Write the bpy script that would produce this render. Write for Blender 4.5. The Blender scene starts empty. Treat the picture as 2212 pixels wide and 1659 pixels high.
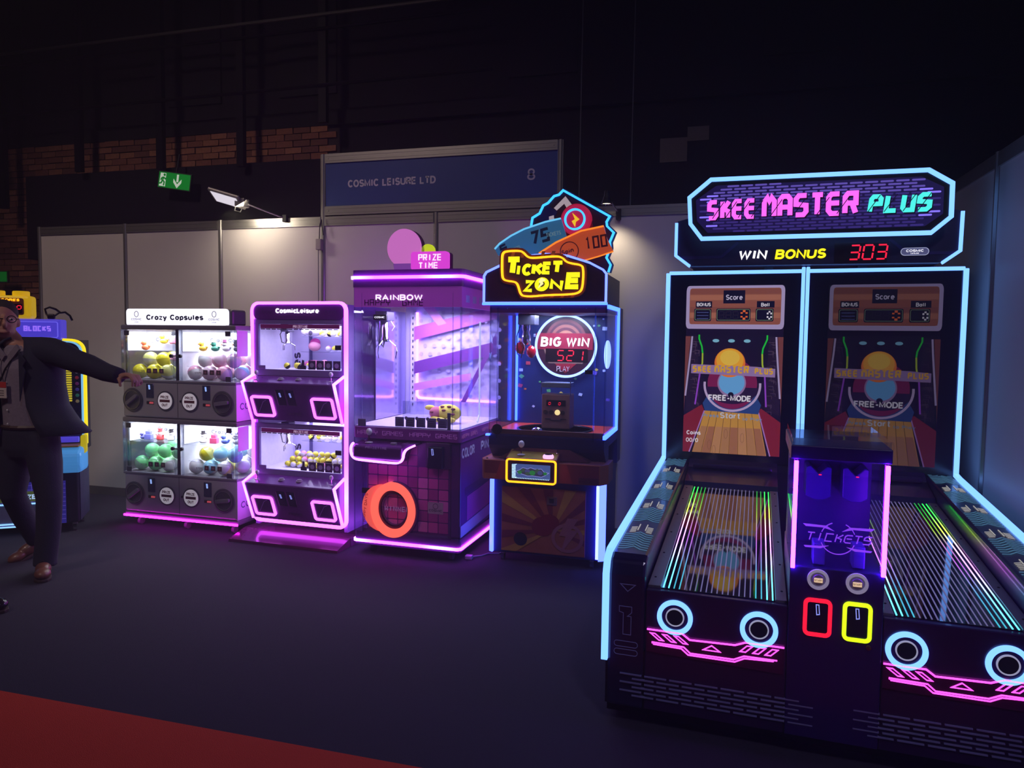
import bpy, bmesh, math, random
from mathutils import Vector, Matrix, Euler
random.seed(7)
PI = math.pi
scene = bpy.context.scene
col = scene.collection

# ------------------------------------------------------------------ camera
W_PX, H_PX, F_PX = 2212.0, 1659.0, 1560.0
YAW, PITCH, ROLL, CAM_H = math.radians(15.5), math.radians(3.55), 0.0125, 1.5
Fv = Vector((-math.sin(YAW)*math.cos(PITCH), math.cos(YAW)*math.cos(PITCH), -math.sin(PITCH)))
R0 = Vector((math.cos(YAW), math.sin(YAW), 0)); U0 = R0.cross(Fv)
Rv = R0*math.cos(ROLL) + U0*math.sin(ROLL); Uv = -R0*math.sin(ROLL) + U0*math.cos(ROLL)
cam = bpy.data.cameras.new('camera'); cam.sensor_width = 36; cam.sensor_fit = 'HORIZONTAL'
cam.lens = 36*F_PX/W_PX; cam.clip_start = 0.05; cam.clip_end = 200
cam_ob = bpy.data.objects.new('camera', cam); col.objects.link(cam_ob)
Mc = Matrix((Rv, Uv, -Fv)).transposed().to_4x4(); Mc.translation = (0, 0, CAM_H)
cam_ob.matrix_world = Mc; scene.camera = cam_ob

# ------------------------------------------------------------------ view, world, added fill spots
scene.view_settings.view_transform = 'Standard'; scene.view_settings.look = 'None'
scene.view_settings.gamma = 1; scene.view_settings.use_curve_mapping = False
scene.view_settings.exposure = 0.0
scene.cycles.max_bounces = 7; scene.cycles.diffuse_bounces = 3; scene.cycles.glossy_bounces = 4; scene.cycles.volume_bounces = 0; scene.cycles.transparent_max_bounces = 24
scene.cycles.sample_clamp_indirect = 4.0
HAZE = 0.018   # thin haze added so the neon glows, standing in for lens bloom
world = bpy.data.worlds.new('hall_dark'); scene.world = world; world.use_nodes = True
world.node_tree.nodes['Background'].inputs[0].default_value = (0.45, 0.42, 0.55, 1)
world.node_tree.nodes['Background'].inputs[1].default_value = 0.0012

vs = world.node_tree.nodes.new('ShaderNodeVolumeScatter'); vs.inputs['Density'].default_value = HAZE; vs.inputs['Anisotropy'].default_value = .55
world.node_tree.links.new(vs.outputs[0], world.node_tree.nodes['World Output'].inputs['Volume'])
def area_lamp(name, loc, rot, size, energy, color, size_y=None):
    l = bpy.data.lights.new(name, 'AREA'); l.energy = energy; l.color = color
    l.size = size
    if size_y: l.shape = 'RECTANGLE'; l.size_y = size_y
    o = bpy.data.objects.new(name, l); o.location = loc; o.rotation_euler = rot; col.objects.link(o); return o
def spot_lamp(name, loc, target, energy, color, angle=80, blend=.6, radius=.03):
    l = bpy.data.lights.new(name, 'SPOT'); l.energy = energy; l.color = color
    l.spot_size = math.radians(angle); l.spot_blend = blend; l.shadow_soft_size = radius
    o = bpy.data.objects.new(name, l); o.location = loc
    o.rotation_euler = (Vector(target)-Vector(loc)).to_track_quat('-Z', 'Y').to_euler(); col.objects.link(o); return o
# unseen fill spots added high behind the viewer, cones kept off the upper hall
spot_lamp('hall_fill_spot', (-5.2, -1.5, 7.5), (-5.2, 5.4, 1.6), 640, (1.0, .74, .66), 64, 1.0, .5)
spot_lamp('hall_fill_spot', (2.0, -2.5, 7.5), (-.4, 4.0, .9), 460, (.72, .66, 1.0), 64, 1.0, .5)

# ------------------------------------------------------------------ materials
def lin1(c):
    c = c/255.0
    return c/12.92 if c <= .04045 else ((c+.055)/1.055)**2.4
def lin(rgb): return tuple(lin1(c) for c in rgb)
MATS = {}
def mat(name, rgb, rough=.5, metal=0.0, noise=.12, scale=40.0, coat=0.0, bump=0.0, spec=.5, trans=0.0):
    if name in MATS: return MATS[name]
    m = bpy.data.materials.new(name); m.use_nodes = True; nt = m.node_tree; b = nt.nodes['Principled BSDF']
    c = lin(rgb)
    tc = nt.nodes.new('ShaderNodeTexCoord'); nz = nt.nodes.new('ShaderNodeTexNoise')
    nz.inputs['Scale'].default_value = scale; nz.inputs['Detail'].default_value = 3
    nt.links.new(tc.outputs['Object'], nz.inputs['Vector'])
    mx = nt.nodes.new('ShaderNodeMix'); mx.data_type = 'RGBA'
    mx.inputs[6].default_value = (*[v*(1-noise) for v in c], 1); mx.inputs[7].default_value = (*[min(1, v*(1+noise)) for v in c], 1)
    nt.links.new(nz.outputs['Fac'], mx.inputs[0]); nt.links.new(mx.outputs[2], b.inputs['Base Color'])
    b.inputs['Roughness'].default_value = rough; b.inputs['Metallic'].default_value = metal
    b.inputs['Coat Weight'].default_value = coat; b.inputs['Specular IOR Level'].default_value = spec
    b.inputs['Transmission Weight'].default_value = trans
    if bump:
        bp = nt.nodes.new('ShaderNodeBump'); bp.inputs['Strength'].default_value = bump; bp.inputs['Distance'].default_value = .01
        nt.links.new(nz.outputs['Fac'], bp.inputs['Height']); nt.links.new(bp.outputs[0], b.inputs['Normal'])
    MATS[name] = m; return m
def emit(name, rgb, strength, base=None):
    if name in MATS: return MATS[name]
    m = bpy.data.materials.new(name); m.use_nodes = True; nt = m.node_tree; b = nt.nodes['Principled BSDF']
    c = lin(rgb)
    b.inputs['Base Color'].default_value = (*(lin(base) if base else [v*.3 for v in c]), 1)
    b.inputs['Roughness'].default_value = .4
    b.inputs['Emission Color'].default_value = (*c, 1); b.inputs['Emission Strength'].default_value = strength
    MATS[name] = m; return m
def emitl(name, rgb):
    """bright LED or tube given as linear radiance"""
    if name in MATS: return MATS[name]
    m = emit(name, (255, 255, 255), 1.0, (60, 60, 60)); k = max(rgb)
    b = m.node_tree.nodes['Principled BSDF']; b.inputs['Emission Color'].default_value = (*[v/k for v in rgb], 1); b.inputs['Emission Strength'].default_value = k
    return m
def emit_ramp(name, stops, axis, lo, hi, strength):
    """LED strip whose diodes change colour along the strip"""
    if name in MATS: return MATS[name]
    m = bpy.data.materials.new(name); m.use_nodes = True; nt = m.node_tree; b = nt.nodes['Principled BSDF']
    tc = nt.nodes.new('ShaderNodeTexCoord'); sp = nt.nodes.new('ShaderNodeSeparateXYZ'); mr = nt.nodes.new('ShaderNodeMapRange')
    cr = nt.nodes.new('ShaderNodeValToRGB')
    nt.links.new(tc.outputs['Object'], sp.inputs[0]); nt.links.new(sp.outputs['XYZ'.index(axis)], mr.inputs[0])
    mr.inputs[1].default_value = lo; mr.inputs[2].default_value = hi
    nt.links.new(mr.outputs[0], cr.inputs[0])
    els = cr.color_ramp.elements
    while len(els) < len(stops): els.new(.5)
    for e, (p, c) in zip(els, stops): e.position = p; e.color = (*(c if max(c) <= 12 else lin(c)), 1)
    nt.links.new(cr.outputs[0], b.inputs['Emission Color']); b.inputs['Emission Strength'].default_value = strength
    b.inputs['Base Color'].default_value = (.1, .1, .1, 1)
    MATS[name] = m; return m
def glass(name, tint=(255, 255, 255), amount=1.0, rough=.02, base=.03):
    if name in MATS: return MATS[name]
    m = bpy.data.materials.new(name); m.use_nodes = True; nt = m.node_tree
    nt.nodes.remove(nt.nodes['Principled BSDF']); out = nt.nodes['Material Output']
    tr = nt.nodes.new('ShaderNodeBsdfTransparent'); tr.inputs[0].default_value = (*lin(tint), 1)
    gl = nt.nodes.new('ShaderNodeBsdfGlossy'); gl.inputs['Roughness'].default_value = rough; gl.inputs[0].default_value = (1, 1, 1, 1)
    lw = nt.nodes.new('ShaderNodeLayerWeight'); lw.inputs[0].default_value = .5
    pw = nt.nodes.new('ShaderNodeMath'); pw.operation = 'POWER'; pw.inputs[1].default_value = 4.0
    mu = nt.nodes.new('ShaderNodeMath'); mu.operation = 'MULTIPLY_ADD'; mu.inputs[1].default_value = .45*amount; mu.inputs[2].default_value = base*amount
    nt.links.new(lw.outputs['Facing'], pw.inputs[0]); nt.links.new(pw.outputs[0], mu.inputs[0])
    mx = nt.nodes.new('ShaderNodeMixShader')
    nt.links.new(mu.outputs[0], mx.inputs[0]); nt.links.new(tr.outputs[0], mx.inputs[1]); nt.links.new(gl.outputs[0], mx.inputs[2])
    nt.links.new(mx.outputs[0], out.inputs[0])
    MATS[name] = m; return m

# ------------------------------------------------------------------ geometry helpers
def mitre(path, off, closed, lim=.35):
    n = len(path); res = []
    for i in range(n):
        p = Vector(path[i])
        a = Vector(path[i-1]) if (i > 0 or closed) else None
        c = Vector(path[(i+1) % n]) if (i < n-1 or closed) else None
        d1 = (p-a).normalized() if a is not None and (p-a).length > 1e-9 else None
        d2 = (c-p).normalized() if c is not None and (c-p).length > 1e-9 else None
        if d1 is None: d1 = d2
        if d2 is None: d2 = d1
        n1 = Vector((-d1.y, d1.x)); n2 = Vector((-d2.y, d2.x)); nn = n1+n2
        if nn.length < 1e-6: nn = n1
        nn.normalize(); k = max(lim, nn.dot(n1))
        res.append(p + nn*(off/k))
    return res
def rrect(x0, x1, z0, z1, r, seg=5):
    pts = []
    for cx, cz, a0 in ((x1-r, z1-r, 0), (x0+r, z1-r, 90), (x0+r, z0+r, 180), (x1-r, z0+r, 270)):
        for i in range(seg+1):
            a = math.radians(a0 + 90*i/seg); pts.append((cx+r*math.cos(a), cz+r*math.sin(a)))
    return pts
def circ(cx, cz, r, n=32, rz=None, a0=0, a1=360):
    rz = r if rz is None else rz
    full = abs(a1-a0) >= 360
    return [(cx+r*math.cos(math.radians(a0+(a1-a0)*i/(n if full else n-1))), cz+rz*math.sin(math.radians(a0+(a1-a0)*i/(n if full else n-1)))) for i in range(n)]
def smooth_path(pts, closed=True, it=2):
    for _ in range(it):
        q = []; n = len(pts)
        for i in range(n if closed else n-1):
            a, b = pts[i], pts[(i+1) % n]
            q += [(a[0]*.75+b[0]*.25, a[1]*.75+b[1]*.25), (a[0]*.25+b[0]*.75, a[1]*.25+b[1]*.75)]
        if not closed: q = [pts[0]]+q+[pts[-1]]
        pts = q
    return pts
class MB:
    def __init__(s): s.v = []; s.f = []; s.m = []
    def quad(s, pts, m=0):
        i = len(s.v); s.v += [tuple(p) for p in pts]; s.f.append(tuple(range(i, i+len(pts)))); s.m.append(m)
    def box(s, x0, x1, y0, y1, z0, z1, m=0):
        i = len(s.v)
        s.v += [(x, y, z) for z in (z0, z1) for y in (y0, y1) for x in (x0, x1)]
        for f in ((0, 2, 3, 1), (4, 5, 7, 6), (0, 1, 5, 4), (2, 6, 7, 3), (0, 4, 6, 2), (1, 3, 7, 5)):
            s.f.append(tuple(i+k for k in f)); s.m.append(m)
        return s
    def prism(s, poly, a, b, axis='y', m=0):
        """polygon extruded along axis; poly is (x,z) for y, (y,z) for x, (x,y) for z"""
        i = len(s.v); n = len(poly)
        def P(p, t): return (p[0], t, p[1]) if axis == 'y' else ((t, p[0], p[1]) if axis == 'x' else (p[0], p[1], t))
        s.v += [P(p, a) for p in poly] + [P(p, b) for p in poly]
        area = sum(poly[k][0]*poly[(k+1) % n][1]-poly[(k+1) % n][0]*poly[k][1] for k in range(n))
        ccw = area > 0
        if axis == 'y': ccw = not ccw
        fa = tuple(i+k for k in range(n)); fb = tuple(i+n+k for k in range(n))
        s.f += [fa[::-1] if ccw else fa, fb if ccw else fb[::-1]]; s.m += [m, m]
        for k in range(n):
            q = (i+k, i+(k+1) % n, i+n+(k+1) % n, i+n+k); s.f.append(q if ccw else q[::-1]); s.m.append(m)
        return s
    def band(s, path, width, y0, y1, closed=False, m=0, axis='y', lim=.35):
        A = mitre(path, width/2, closed, lim); B = mitre(path, -width/2, closed, lim); n = len(path); i = len(s.v)
        def P(p, t): return (p[0], t, p[1]) if axis == 'y' else ((t, p[0], p[1]) if axis == 'x' else (p[0], p[1], t))
        for k in range(n): s.v += [P(A[k], y0), P(B[k], y0), P(A[k], y1), P(B[k], y1)]
        for k in range(n if closed else n-1):
            a = i+4*k; b = i+4*((k+1) % n)
            for q in ((a, a+1, b+1, b), (a+2, b+2, b+3, a+3), (a, b, b+2, a+2), (a+1, a+3, b+3, b+1)): s.f.append(q); s.m.append(m)
        if not closed:
            for a in (i, i+4*(n-1)): s.f.append((a, a+2, a+3, a+1)); s.m.append(m)
        return s
    def tube(s, pts, r, n=8, closed=False, m=0, cap=True):
        P = [Vector(p) for p in pts]; N = len(P); i = len(s.v)
        rad = r if isinstance(r, (list, tuple)) else [r]*N
        up = None
        for k in range(N):
            a = P[k-1] if (k > 0 or closed) else P[k]; b = P[(k+1) % N] if (k < N-1 or closed) else P[k]
            t = (b-a).normalized()
            if up is None: up = t.orthogonal().normalized()
            up = (up - t*up.dot(t)); up = up.normalized() if up.length > 1e-6 else t.orthogonal().normalized()
            sd = t.cross(up)
            for j in range(n):
                an = 2*PI*j/n; s.v.append(tuple(P[k]+(up*math.cos(an)+sd*math.sin(an))*rad[k]))
        for k in range(N if closed else N-1):
            for j in range(n):
                a = i+k*n; b = i+((k+1) % N)*n
                s.f.append((a+j, a+(j+1) % n, b+(j+1) % n, b+j)); s.m.append(m)
        if cap and not closed:
            s.f.append(tuple(i+j for j in range(n))[::-1]); s.f.append(tuple(i+(N-1)*n+j for j in range(n))); s.m += [m, m]
        return s
    def lathe(s, prof, c=(0, 0, 0), axis='z', n=24, m=0):
        """profile [(r,h)] turned around axis through c"""
        i = len(s.v); K = len(prof)
        for r, h in prof:
            for j in range(n):
                a = 2*PI*j/n; x, y = r*math.cos(a), r*math.sin(a)
                p = (x, y, h) if axis == 'z' else ((x, h, y) if axis == 'y' else (h, x, y))
                s.v.append((c[0]+p[0], c[1]+p[1], c[2]+p[2]))
        for k in range(K-1):
            for j in range(n):
                q = (i+k*n+j, i+k*n+(j+1) % n, i+(k+1)*n+(j+1) % n, i+(k+1)*n+j)
                s.f.append(q); s.m.append(m)
        if prof[0][0] > 1e-6: s.f.append(tuple(i+j for j in range(n))); s.m.append(m)
        if prof[-1][0] > 1e-6: s.f.append(tuple(i+(K-1)*n+j for j in range(n))); s.m.append(m)
        return s
    def sphere(s, c, r, sc=(1, 1, 1), n=16, k=10, m=0):
        prof = [(max(1e-7, math.sin(PI*t/k))*r, -math.cos(PI*t/k)*r) for t in range(k+1)]
        i = len(s.v); s.lathe(prof, (0, 0, 0), 'z', n, m)
        for t in range(i, len(s.v)):
            x, y, z = s.v[t]; s.v[t] = (c[0]+x*sc[0], c[1]+y*sc[1], c[2]+z*sc[2])
        return s
    def annulus(s, cx, cz, r0, r1, y0, y1, n=40, m=0, sx=1.0):
        i = len(s.v)
        for j in range(n):
            a = 2*PI*j/n; c_, s_ = math.cos(a)*sx, math.sin(a)
            s.v += [(cx+r0*c_, y0, cz+r0*s_), (cx+r1*c_, y0, cz+r1*s_), (cx+r0*c_, y1, cz+r0*s_), (cx+r1*c_, y1, cz+r1*s_)]
        for j in range(n):
            a = i+4*j; b = i+4*((j+1) % n)
            for q in ((a, a+1, b+1, b), (a+2, b+2, b+3, a+3), (a+1, a+3, b+3, b+1), (a, b, b+2, a+2)): s.f.append(q); s.m.append(m)
        return s
    def build(s, name, mats, parent=None, smooth=False, bevel=0.0, loc=None, rot=None, label=None):
        me = bpy.data.meshes.new(name); me.from_pydata(s.v, [], s.f)
        mats = mats if isinstance(mats, (list, tuple)) else [mats]
        for q in mats: me.materials.append(q)
        for p, mi in zip(me.polygons, s.m): p.material_index = mi
        bm = bmesh.new(); bm.from_mesh(me); bmesh.ops.remove_doubles(bm, verts=bm.verts, dist=1e-6)
        bmesh.ops.recalc_face_normals(bm, faces=bm.faces); bm.to_mesh(me); bm.free()
        if smooth:
            for p in me.polygons: p.use_smooth = True
            try: me.set_sharp_from_angle(angle=math.radians(40))
            except Exception: pass
        return link(name, me, parent, bevel, loc, rot, label)
def link(name, me, parent=None, bevel=0.0, loc=None, rot=None, label=None):
    o = bpy.data.objects.new(name, me); col.objects.link(o)
    if parent is not None: o.parent = parent
    if loc is not None: o.location = loc
    if rot is not None: o.rotation_euler = rot
    if bevel:
        b = o.modifiers.new('bevel', 'BEVEL'); b.width = bevel; b.segments = 2; b.limit_method = 'ANGLE'
    if label: o['label'] = label
    return o
def tag(o, label, cat, group=None, kind=None):
    o['label'] = label; o['category'] = cat
    if group: o['group'] = group
    if kind: o['kind'] = kind
    return o
def thing(name, label, cat, loc=(0, 0, 0), rz=0.0, group=None):
    o = bpy.data.objects.new(name, None); o.empty_display_size = .1; col.objects.link(o)
    o.location = loc; o.rotation_euler = (0, 0, math.radians(rz)); return tag(o, label, cat, group)
def struct_root(name):
    o = bpy.data.objects.new(name, None); o.empty_display_size = .1; col.objects.link(o); o['kind'] = 'structure'; return o
def copy_tree(o, parent=None):
    c = o.copy(); col.objects.link(c); c.parent = parent
    for ch in [q for q in o.children]: copy_tree(ch, c)
    return c

# lettering ---------------------------------------------------------------
def arc(cx, cy, rx, ry, a0, a1, n=9):
    return [(cx+rx*math.cos(math.radians(a0+(a1-a0)*i/(n-1))), cy+ry*math.sin(math.radians(a0+(a1-a0)*i/(n-1)))) for i in range(n)]
S_ = arc(.5, .745, .45, .255, 25, 270, 10)[:-1]+arc(.5, .25, .48, .25, 90, -155, 11)
s_ = [(x, y*.72) for x, y in S_]
SANS = {  # letter: (width, strokes in a unit box, baseline 0, capital height 1)
 'A': (.74, [[(0, 0), (.5, 1), (1, 0)], [(.18, .34), (.82, .34)]]), 'B': (.66, [[(0, .53), (.5, .53)]+arc(.55, .765, .38, .235, -90, 90)+[(0, 1), (0, 0), (.5, 0)]+arc(.58, .265, .42, .265, -90, 90)]),
 'C': (.70, [arc(.52, .5, .52, .5, 42, 318, 15)]), 'D': (.70, [[(0, 0), (0, 1), (.35, 1)]+arc(.42, .5, .58, .5, 90, -90, 11)+[(0, 0)]]), 'E': (.58, [[(1, 1), (0, 1), (0, 0), (1, 0)], [(0, .52), (.9, .52)]]),
 'F': (.55, [[(1, 1), (0, 1), (0, 0)], [(0, .5), (.85, .5)]]), 'G': (.74, [arc(.52, .5, .52, .5, 42, 330, 15)+[(1, .46), (.58, .46)]]), 'H': (.68, [[(0, 0), (0, 1)], [(1, 0), (1, 1)], [(0, .52), (1, .52)]]),
 'I': (.13, [[(.5, 0), (.5, 1)]]), 'K': (.68, [[(0, 0), (0, 1)], [(1, 1), (.04, .42)], [(.32, .6), (1, 0)]]), 'L': (.55, [[(0, 1), (0, 0), (1, 0)]]), 'M': (.82, [[(0, 0), (0, 1), (.5, .12), (1, 1), (1, 0)]]),
 'N': (.70, [[(0, 0), (0, 1), (1, 0), (1, 1)]]), 'O': (.76, [arc(.5, .5, .5, .5, 0, 360, 21)]), 'P': (.62, [[(0, 0), (0, 1), (.5, 1)]+arc(.58, .735, .42, .265, 90, -90)+[(0, .47)]]),
 'Q': (.76, [arc(.5, .5, .5, .5, 0, 360, 21), [(.62, .28), (1, -.05)]]), 'R': (.66, [[(0, 0), (0, 1), (.5, 1)]+arc(.58, .745, .40, .255, 90, -90)+[(0, .49)], [(.55, .47), (1, 0)]]), 'S': (.64, [S_]),
 'T': (.64, [[(0, 1), (1, 1)], [(.5, 1), (.5, 0)]]), 'U': (.68, [[(0, 1), (0, .32)]+arc(.5, .32, .5, .32, 180, 360)+[(1, 1)]]), 'V': (.70, [[(0, 1), (.5, 0), (1, 1)]]),
 'W': (1.0, [[(0, 1), (.25, 0), (.5, .9), (.75, 0), (1, 1)]]), 'X': (.66, [[(0, 0), (1, 1)], [(0, 1), (1, 0)]]), 'Y': (.68, [[(0, 1), (.5, .45), (1, 1)], [(.5, .45), (.5, 0)]]), 'Z': (.62, [[(0, 1), (1, 1), (0, 0), (1, 0)]]),
 'a': (.54, [arc(.46, .34, .46, .34, 0, 360, 17), [(.94, .70), (.94, 0)]]), 'c': (.50, [arc(.52, .35, .52, .35, 42, 318, 13)]), 'e': (.54, [[(.04, .37), (.98, .37)]+arc(.5, .35, .5, .35, 4, 315, 14)]),
 'i': (.13, [[(.5, 0), (.5, .68)], [(.5, .88), (.5, 1.0)]]), 'l': (.13, [[(.5, 0), (.5, 1)]]), 'm': (.84, [[(0, 0), (0, .7)], arc(.25, .45, .25, .25, 180, 0, 7)+[(.5, 0)], arc(.75, .45, .25, .25, 180, 0, 7)+[(1, 0)]]),
 'n': (.52, [[(0, 0), (0, .7)], arc(.5, .42, .5, .28, 180, 0, 9)+[(1, 0)]]), 'o': (.56, [arc(.5, .35, .5, .35, 0, 360, 17)]), 'p': (.54, [arc(.54, .35, .46, .34, 0, 360, 17), [(.06, .70), (.06, -.28)]]),
 'r': (.36, [[(0, 0), (0, .7)], arc(.85, .32, .85, .36, 170, 95, 6)]), 's': (.50, [s_]), 't': (.34, [[(.4, .95), (.4, .1), (.55, .02), (1, .02)], [(0, .68), (1, .68)]]), 'u': (.52, [[(0, .7), (0, .28)]+arc(.5, .28, .5, .28, 180, 360, 9)+[(1, .7)], [(1, .2), (1, 0)]]),
 'y': (.54, [[(0, .7), (.5, 0)], [(1, .7), (.42, -.22), (.15, -.28)]]), 'z': (.48, [[(0, .68), (1, .68), (0, .0), (1, .0)]]), ' ': (.26, []), '-': (.36, [[(0, .4), (1, .4)]]), '/': (.36, [[(0, -.05), (1, 1)]]),
 '0': (.58, [arc(.5, .5, .5, .5, 0, 360, 19)]), '8': (.58, [arc(.5, .75, .43, .25, 0, 360, 15), arc(.5, .25, .5, .25, 0, 360, 15)])}
def text(name, s, x, z, h, material, parent, y=0.0, align='C', bold=0.0, shear=0.0, depth=.002, width=None, loc=None, rz=0.0, rx=0.0, tilt=0.0, ry=0.0):
    """sans lettering in the local xz plane, facing -y; h is the height of a capital; width forces the line width"""
    th = h*(.145+bold*2.4); gap = h*.165; adv = 0.0; segs = []; wi = 0
    for ch in s:
        if ch == ' ': wi += 1
        w_, st_ = SANS.get(ch, SANS[' '])
        cw_ = max(w_*h, th)
        for ln in st_: segs.append((wi, [(adv+th/2+(cw_-0)*px_, th/2+(h-th)*py_) for px_, py_ in ln]))
        adv += cw_+th+gap-h*.10
    total = adv-gap+h*.10; kx = 1.0 if width is None else width/max(total, 1e-6)
    ox = {'L': 0.0, 'C': total*kx/2, 'R': total*kx}[align]
    ct, st = math.cos(math.radians(tilt)), math.sin(math.radians(tilt))
    words = {}
    for wn, ln in segs:
        mb = words.setdefault(wn, MB())
        p = [((a*kx-ox)+b*shear, b) for a, b in ln]
        p = [(x+a*ct-b*st, z+a*st+b*ct) for a, b in p]
        cl = len(p) > 3 and abs(p[0][0]-p[-1][0])+abs(p[0][1]-p[-1][1]) < 1e-6
        mb.band(p[:-1] if cl else p, th*min(1.0, .5+.5*kx), y, y+max(depth, .0002), cl, lim=.72)
    obs = [mb.build(name, material, parent, loc=loc, rot=(math.radians(rx), math.radians(ry), math.radians(rz)) if (rz or rx or ry) else None) for mb in words.values()]
    return obs[0] if obs else None
GLYPH = {
 'A': [[(0,0),(0,6),(4,6),(4,0)],[(0,3),(4,3)]], 'B': [[(0,3),(4,3),(4,6),(0,6),(0,0),(4,0),(4,3)]], 'C': [[(4,6),(0,6),(0,0),(4,0)]],
 'D': [[(0,0),(0,6),(3,6),(4,5),(4,1),(3,0),(0,0)]], 'E': [[(4,6),(0,6),(0,0),(4,0)],[(0,3),(4,3)]], 'F': [[(4,6),(0,6),(0,0)],[(0,3),(4,3)]],
 'G': [[(4,6),(0,6),(0,0),(4,0),(4,3),(2,3)]], 'H': [[(0,0),(0,6)],[(4,0),(4,6)],[(0,3),(4,3)]], 'I': [[(2,0),(2,6)]],
 'K': [[(0,0),(0,6)],[(4,6),(1,3),(4,0)]], 'L': [[(0,6),(0,0),(4,0)]], 'M': [[(0,0),(0,6),(2,3),(4,6),(4,0)]], 'N': [[(0,0),(0,6),(4,0),(4,6)]],
 'O': [[(0,0),(0,6),(4,6),(4,0),(0,0)]], 'P': [[(0,0),(0,6),(4,6),(4,3),(0,3)]], 'R': [[(0,0),(0,6),(4,6),(4,3),(0,3)],[(2,3),(4,0)]],
 'S': [[(4,6),(0,6),(0,3),(4,3),(4,0),(0,0)]], 'T': [[(0,6),(4,6)],[(2,6),(2,0)]], 'U': [[(0,6),(0,0),(4,0),(4,6)]],
 'V': [[(0,6),(2,0),(4,6)]], 'W': [[(0,6),(0,0),(2,3),(4,0),(4,6)]], 'X': [[(0,0),(4,6)],[(0,6),(4,0)]], 'Y': [[(0,6),(0,3),(4,3),(4,6)],[(2,3),(2,0)]],
 'Z': [[(0,6),(4,6),(0,0),(4,0)]], ' ': [], '0': [[(0,0),(0,6),(4,6),(4,0),(0,0)]], '7': [[(0,6),(4,6),(2,0)]], '5': [[(4,6),(0,6),(0,3),(4,3),(4,0),(0,0)]], '1': [[(1,5),(2,6),(2,0)]],
 '!': [[(2,6),(2,2)],[(2,.8),(2,0)]]}
TECHNO = dict(GLYPH)
TECHNO.update({
 'S': [[(4,6),(1,6),(0,5),(0,3.3),(3.9,2.9),(4,1),(3,0),(0,0)]], 'K': [[(.5,0),(.5,6)],[(4,6),(1.2,3.2),(3.6,2.4),(3.6,0)]],
 'E': [[(4,6),(1,6),(0,5),(0,1),(1,0),(4,0)],[(1,3.2),(4,3.2)]], 'M': [[(0,0),(0,4.6),(1.2,6),(2,4.6),(2.8,6),(4,4.6),(4,0)]],
 'A': [[(0,0),(0,5),(1,6),(3,6),(4,5),(4,0)],[(1,2.6),(3.4,2.6)]], 'R': [[(0,0),(0,5),(1,6),(4,6),(4,3),(1,3)],[(2.6,3),(4,0)]],
 'T': [[(0,6),(4,6)],[(2,6),(2,0)]], 'P': [[(.3,0),(.3,5),(1,6),(3,6),(4,5),(4,3),(1,3)]], 'L': [[(.3,6),(.3,0),(4,0)]], 'U': [[(.3,6),(.3,1),(1.2,0),(4,0),(4,6)]]})
def strokes(name, s, x, z, h, cw, gap, thick, material, parent, y=0.0, depth=.003, align='C', shear=0.0, font=None, loc=None, rz=0.0, tilt=0.0):
    """square lettering built from flat strokes; cw is the letter width"""
    font = font or GLYPH; words = {}; wi = 0; total = len(s)*cw+(len(s)-1)*gap
    ox = {'L': x, 'C': x-total/2, 'R': x-total}[align]
    ct, st = math.cos(math.radians(tilt)), math.sin(math.radians(tilt))
    for i, ch in enumerate(s):
        if ch == ' ': wi += 1
        for ln in font.get(ch, []):
            mb = words.setdefault(wi, MB()); p = []
            for (a, b) in ln:
                zz = thick/2+(h-thick)*b/6; xx = ox+i*(cw+gap)+thick/2+(cw-thick)*a/4+zz*shear-x
                p.append((x+xx*ct-zz*st, z+xx*st+zz*ct))
            closed = p[0] == p[-1] and len(p) > 2
            mb.band(p[:-1] if closed else p, thick, y, y+depth, closed, lim=.6)
    return [mb.build(name, material, parent, loc=loc, rot=(0, 0, math.radians(rz)) if rz else None) for mb in words.values()][0]
SEG = {'0': 'abcdef', '1': 'bc', '2': 'abged', '3': 'abgcd', '5': 'afgcd', '7': 'abc', '8': 'abcdefg', 'q': 'abfg'}
def seven(name, s, x, z, h, cw, gap, th, material, parent, y=0.0, depth=.002, slant=.12):
    mb = MB()
    for i, ch in enumerate(s):
        x0 = x+i*(cw+gap); e = th*.55
        L = {'a': ((0, h), (cw, h)), 'g': ((0, h/2), (cw, h/2)), 'd': ((0, 0), (cw, 0)), 'f': ((0, h/2), (0, h)), 'e': ((0, 0), (0, h/2)), 'b': ((cw, h/2), (cw, h)), 'c': ((cw, 0), (cw, h/2))}
        for k in SEG.get(ch, ''):
            (a, b), (c, d) = L[k]
            if a == c: b += e; d -= e
            else: a += e; c -= e
            mb.band([(x0+a+b*slant, z+b), (x0+c+d*slant, z+d)], th, y, y+depth)
    return mb.build(name, material, parent)
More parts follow.
